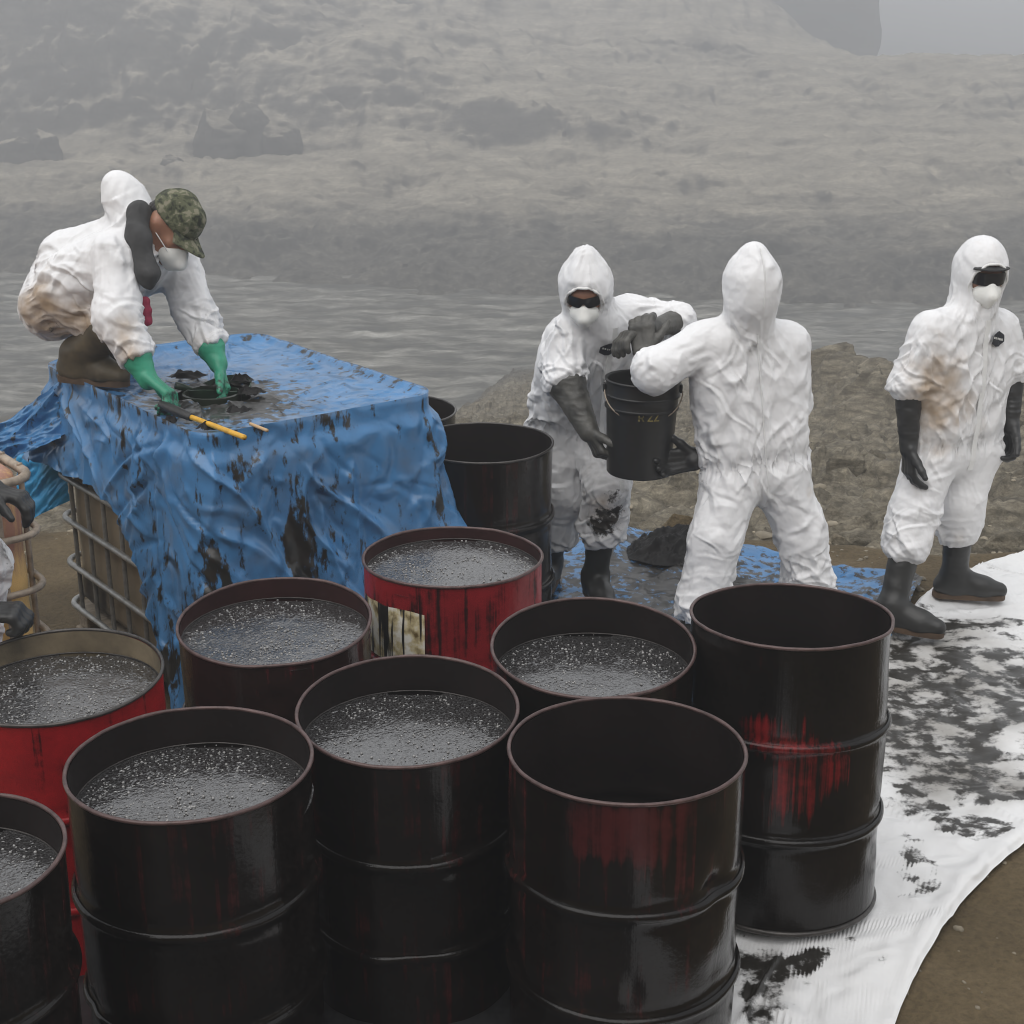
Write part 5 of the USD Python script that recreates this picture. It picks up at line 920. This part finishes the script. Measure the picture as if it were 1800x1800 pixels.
# --- worker mostly out of the frame on the left
J5 = dict(head=at(-190, 660, 3.95), hf=(.55, -.1, -.7), hu=(.75, 0, .6), shR=at(-150, 760, 3.95), shL=at(-130, 740, 4.30), elR=at(-120, 985, 3.95), elL=at(-70, 850, 4.35), wrR=at(-40, 1075, 3.98), wrL=at(-25, 858, 4.36),
    hdR=(1, .05, -.05), hdL=(.92, .0, -.28), hipR=at(-190, 1010, 4.15), hipL=at(-150, 1000, 4.35), knR=at(-95, 1050, 4.25), knL=at(-40, 985, 4.42), anR=None, anL=None, toeR=None, toeL=None, legs={'R': .6, 'L': .6}, waist=.1)
for s, x in (('R', -2.02), ('L', -1.90)):
    J5['an' + s] = np.array([x, 4.42 + .1 * (s == 'L'), .10]); J5['toe' + s] = J5['an' + s] + [.2, .02, 0]
def ex5(t, A, Hc, Fr, w, V, N, fw, lc, ax):
    hands(t, A, {'R': ('glove', (.1, .1, -1), .7, BLACKGLOVE, .95, .7, None, None, dict(r0=.042, r1=.055, size=1.15)), 'L': ('glove', (-.15, -.1, -1), .7, BLACKGLOVE, .62, .5, None, None, dict(r0=.042, r1=.055, size=1.15))})
    boots(t, A, {'R': .6, 'L': .6}, BOOT, {'R': .02, 'L': .02})
person('person at the left edge, only black gloves and a stained trouser leg in view', J5, seed=11, face=('mask',), extra=ex5, sleeves={'L': (.35, .078, .072, .066), 'R': (.35, .078, .072, .066)},
    oil=[(0, 980, 4.3, .3, .4)], mud=[(0, 960, 4.3, .3, .4)])

# ---------------------------------------------------------------- SMALL THINGS ON THE TANK
z0 = TH + .03
YEL = plain('yellow_handle', (.62, .34, .03), .35, .1, 80, .25, 20)
a, b = onz(325, 729, z0), onz(430, 769, z0); h0 = onz(284, 711, z0 + .01)
t = thing('hand_tool', 'yellow shafted hand tool with a black grip lying on the blue tarp', 'tool', a)
obj('shaft', tube(np.array([a, a * .5 + b * .5, b]) - a, .0095, 10), YEL, t, smooth=True)
obj('grip', tube(np.array([h0, h0 * .4 + a * .6, a + (b - a) * .12]) - a, [.016, .018, .015], 10), BLACKGLOVE, t, smooth=True)
a2, b2 = onz(440, 745, z0), onz(470, 757, z0)
t = thing('metal_rod', 'short tan rod lying on the tarp right of the yellow tool', 'rod', a2); obj('rod', tube(np.array([a2, b2]) - a2, .006, 8), plain('tan_rod', (.45, .30, .16), .6), t, smooth=True)
# green scoop held in the opening
c = onz(385, 690, TH - .022)
t = thing('scoop', 'dark green plastic scoop held in the tank opening', 'scoop', c, frame((.9, .45, .05), (0, 0, 1)))
v, f = lathe([(.001, -.075), (.075, -.07), (.098, -.01), (.104, .028), (.100, .030), (.094, -.005), (.07, -.062), (.001, -.066)], 40); v[:, 1] *= 1.25; v[:, 2] += .012 * np.sin(np.arctan2(v[:, 1], v[:, 0]) * 2)
GRN = plain('dark_green_plastic', (.012, .028, .016), .4, .2, 40, .4, 9)
obj('bowl', (v, f), GRN, t, smooth=40)
obj('bowl_handle', tube([[0, -.11, .025], [0, -.14, .045], [0, -.165, .055]], [.016, .014, .015], 10), GRN, t, smooth=True)
# oily scraps round the opening
rng = np.random.default_rng(4)
for i, (px, py, s_) in enumerate(((425, 668, .05), (440, 690, .06), (330, 660, .08), (300, 742, .03), (420, 722, .05), (370, 752, .05))):
    c = onz(px, py, TH + .012)
    a_, b_ = np.meshgrid(np.linspace(-1, 1, 16), np.linspace(-1, 1, 12), indexing='ij'); q = np.stack([a_ * 1.7 + i, b_ * 1.7, 0 * a_], -1); rr = np.hypot(a_, b_) + .5 * (noise(q * 1.3, i) - .5)
    v = np.stack([a_ * s_, b_ * s_ * .7, (ridged(q * 1.2, 2, i) - .35) * .05 * sstep(1, .4, rr)], -1).reshape(-1, 3); f = quads(grid_faces(16, 12)); f = f[(rr.ravel()[f] < 1).all(1)]
    if len(f): u_ = np.unique(f); ix = np.full(len(v), -1); ix[u_] = np.arange(len(u_)); t = thing('oily_scrap', ('oily scrap just right of the green gloved hand', 'oily scrap on the tarp right of the opening', 'large dark torn scrap left of the tank opening', 'small black clot by the front left tarp edge', 'oily scrap between opening and yellow tool', 'oily scrap at the front corner of the tarp')[i], 'scrap', c, group='oily scraps on the tarp'); obj('scrap', (v[u_], ix[f]), RAG, t, smooth=50)

# ---------------------------------------------------------------- BOULDERS
def boulder(label, c, size, seed, m, group, rot=0., host=None):
    s = trimesh.creation.icosphere(4, 1.0); v = np.array(s.vertices); sg = np.array(size)
    rng = np.random.default_rng(seed)
    for _ in range(11):
        n = rng.normal(size=3); n[2] = abs(n[2]) * .6; n /= np.linalg.norm(n); d = rng.uniform(.55, .85); o = v @ n - d; v = v - np.maximum(o, 0)[:, None] * n * .93
    v = v * (1 + .22 * (billow(v * 2.2 + seed, 4, seed, .55) - .35))[:, None]; v *= sg
    cr, sr = math.cos(rot), math.sin(rot); v = np.stack([v[:, 0] * cr - v[:, 1] * sr, v[:, 0] * sr + v[:, 1] * cr, v[:, 2]], 1)
    if host is not None: return obj('rock', (v + np.array(c), np.array(s.faces)), m, host, smooth=35)
    t = thing('boulder', label, 'boulder', c, group=group); obj('rock', (v, np.array(s.faces)), m, t, smooth=35)
CRI = RegularGridInterpolator((cx, cy), CH + (CZ - CH) / KF, bounds_error=False, fill_value=None)
def rocks(spec, m, group, ground_fn, far=False):
    for (px, py, Y, sz, sd, rot, lab) in spec:
        if far: Y, sz = Y * KF, tuple(KF * np.array(sz))
        c = at(px, py, Y); z = ground_fn(c[0], c[1]); boulder(lab, (c[0], c[1], z + sz[2] * .35), sz, sd, m, group, rot)
rocks([(392, 248, 38.2, (.85, 1.0, .95), 1, .2, 'pale angular boulder, leftmost of the three on the far ledge'), (438, 246, 38.3, (.75, .9, .95), 2, .5, 'grey block in the middle of the three on the far ledge'), (490, 248, 38.4, (.7, .9, .85), 3, .9, 'rounded grey block, rightmost of three on the far ledge'),
    (22, 258, 37.5, (.8, .8, .5), 4, .1, 'low pale rock at the left edge of the far ledge'), (75, 255, 37.8, (.5, .6, .6), 5, .7, 'upright pale rock beside the low one at far left'), (300, 272, 36.6, (.33, .3, .22), 6, 0, 'small round stone on the rim of the far ledge')], CLIFF, 'boulders on the far ledge', lambda x, y: CH + KF * (float(CRI((x / KF, y / KF))) - CH), True)
rocks([(1195, 905, 7.35, (.16, .13, .11), 11, .3, 'tan boulder behind the heap of oily rags'), (1240, 900, 7.5, (.13, .12, .08), 12, .8, 'small olive boulder beside the back-turned worker'), (1480, 880, 7.8, (.10, .09, .08), 13, .2, 'small grey stone right of the back-turned worker'), (1515, 845, 8.2, (.16, .10, .08), 14, .4, 'dark flat stone halfway between the two right-hand workers'),
    (1790, 850, 8.2, (.22, .18, .14), 15, .6, 'grey boulder at the right edge behind the standing worker'), (1500, 606, 22.0, (.75, .6, .38), 16, .1, 'dark wet boulder at the water edge right of centre'), (1110, 880, 7.5, (.10, .08, .06), 17, 0, 'brown stone just behind the leaning worker')], DIRT, 'boulders on the near slope', gz)

rr_ = np.random.default_rng(77)
for i in range(34):
    x, y = (rr_.uniform(2.3, 6.8), rr_.uniform(8.2, 21)) if i < 26 else (rr_.uniform(.2, 2.2), rr_.uniform(8, 16))
    if i < 26: x *= .55 + .45 * y / 21 * 1.15
    s_ = rr_.uniform(.16, .48) * (.55 + y / 24)
    boulder(None, (x, y, gz(x, y) - .12 * s_), (s_, s_ * rr_.uniform(.6, 1), s_ * rr_.uniform(.4, .75)), 200 + i, DIRT, None, rr_.uniform(0, 3), GROUND)
# loose stones, too many and too small to count
rng = np.random.default_rng(12); ms = []
ico = trimesh.creation.icosphere(1, 1.0); iv0, if0 = np.array(ico.vertices), np.array(ico.faces)
def scatter(n, xr, yr, smin, smax, dens=None):
    for _ in range(n):
        x, y = rng.uniform(*xr), rng.uniform(*yr); s = smin * (smax / smin) ** (rng.random() ** 2.2)
        v = np.sign(iv0) * np.abs(iv0) ** 1.0 * (s * rng.uniform(.6, 1.25, 3)) * np.array([1, 1, .6]); v = v * (1 + .8 * (noise(iv0 * 1.6 + rng.uniform(0, 99), 3) - .5))[:, None]
        a = rng.uniform(0, 6.3); v = np.stack([v[:, 0] * math.cos(a) - v[:, 1] * math.sin(a), v[:, 0] * math.sin(a) + v[:, 1] * math.cos(a), v[:, 2]], 1)
        ms.append((v + [x, y, gz(x, y) + s * .12], if0))
scatter(500, (-1, 7), (7.1, 14), .012, .06); scatter(130, (1.35, 3.2), (6.3, 7.3), .006, .03); scatter(110, (-3.2, -1.6), (5, 8), .006, .04); scatter(140, (1.05, 2.4), (2.2, 4.2), .004, .016)
STONE = plain('loose_stone', (.22, .19, .14), .85, .5, 30, .45, 5)
obj('loose_stones', join(*ms), STONE, smooth=40, kind='stuff', label='small loose stones scattered over the dirt and rock')
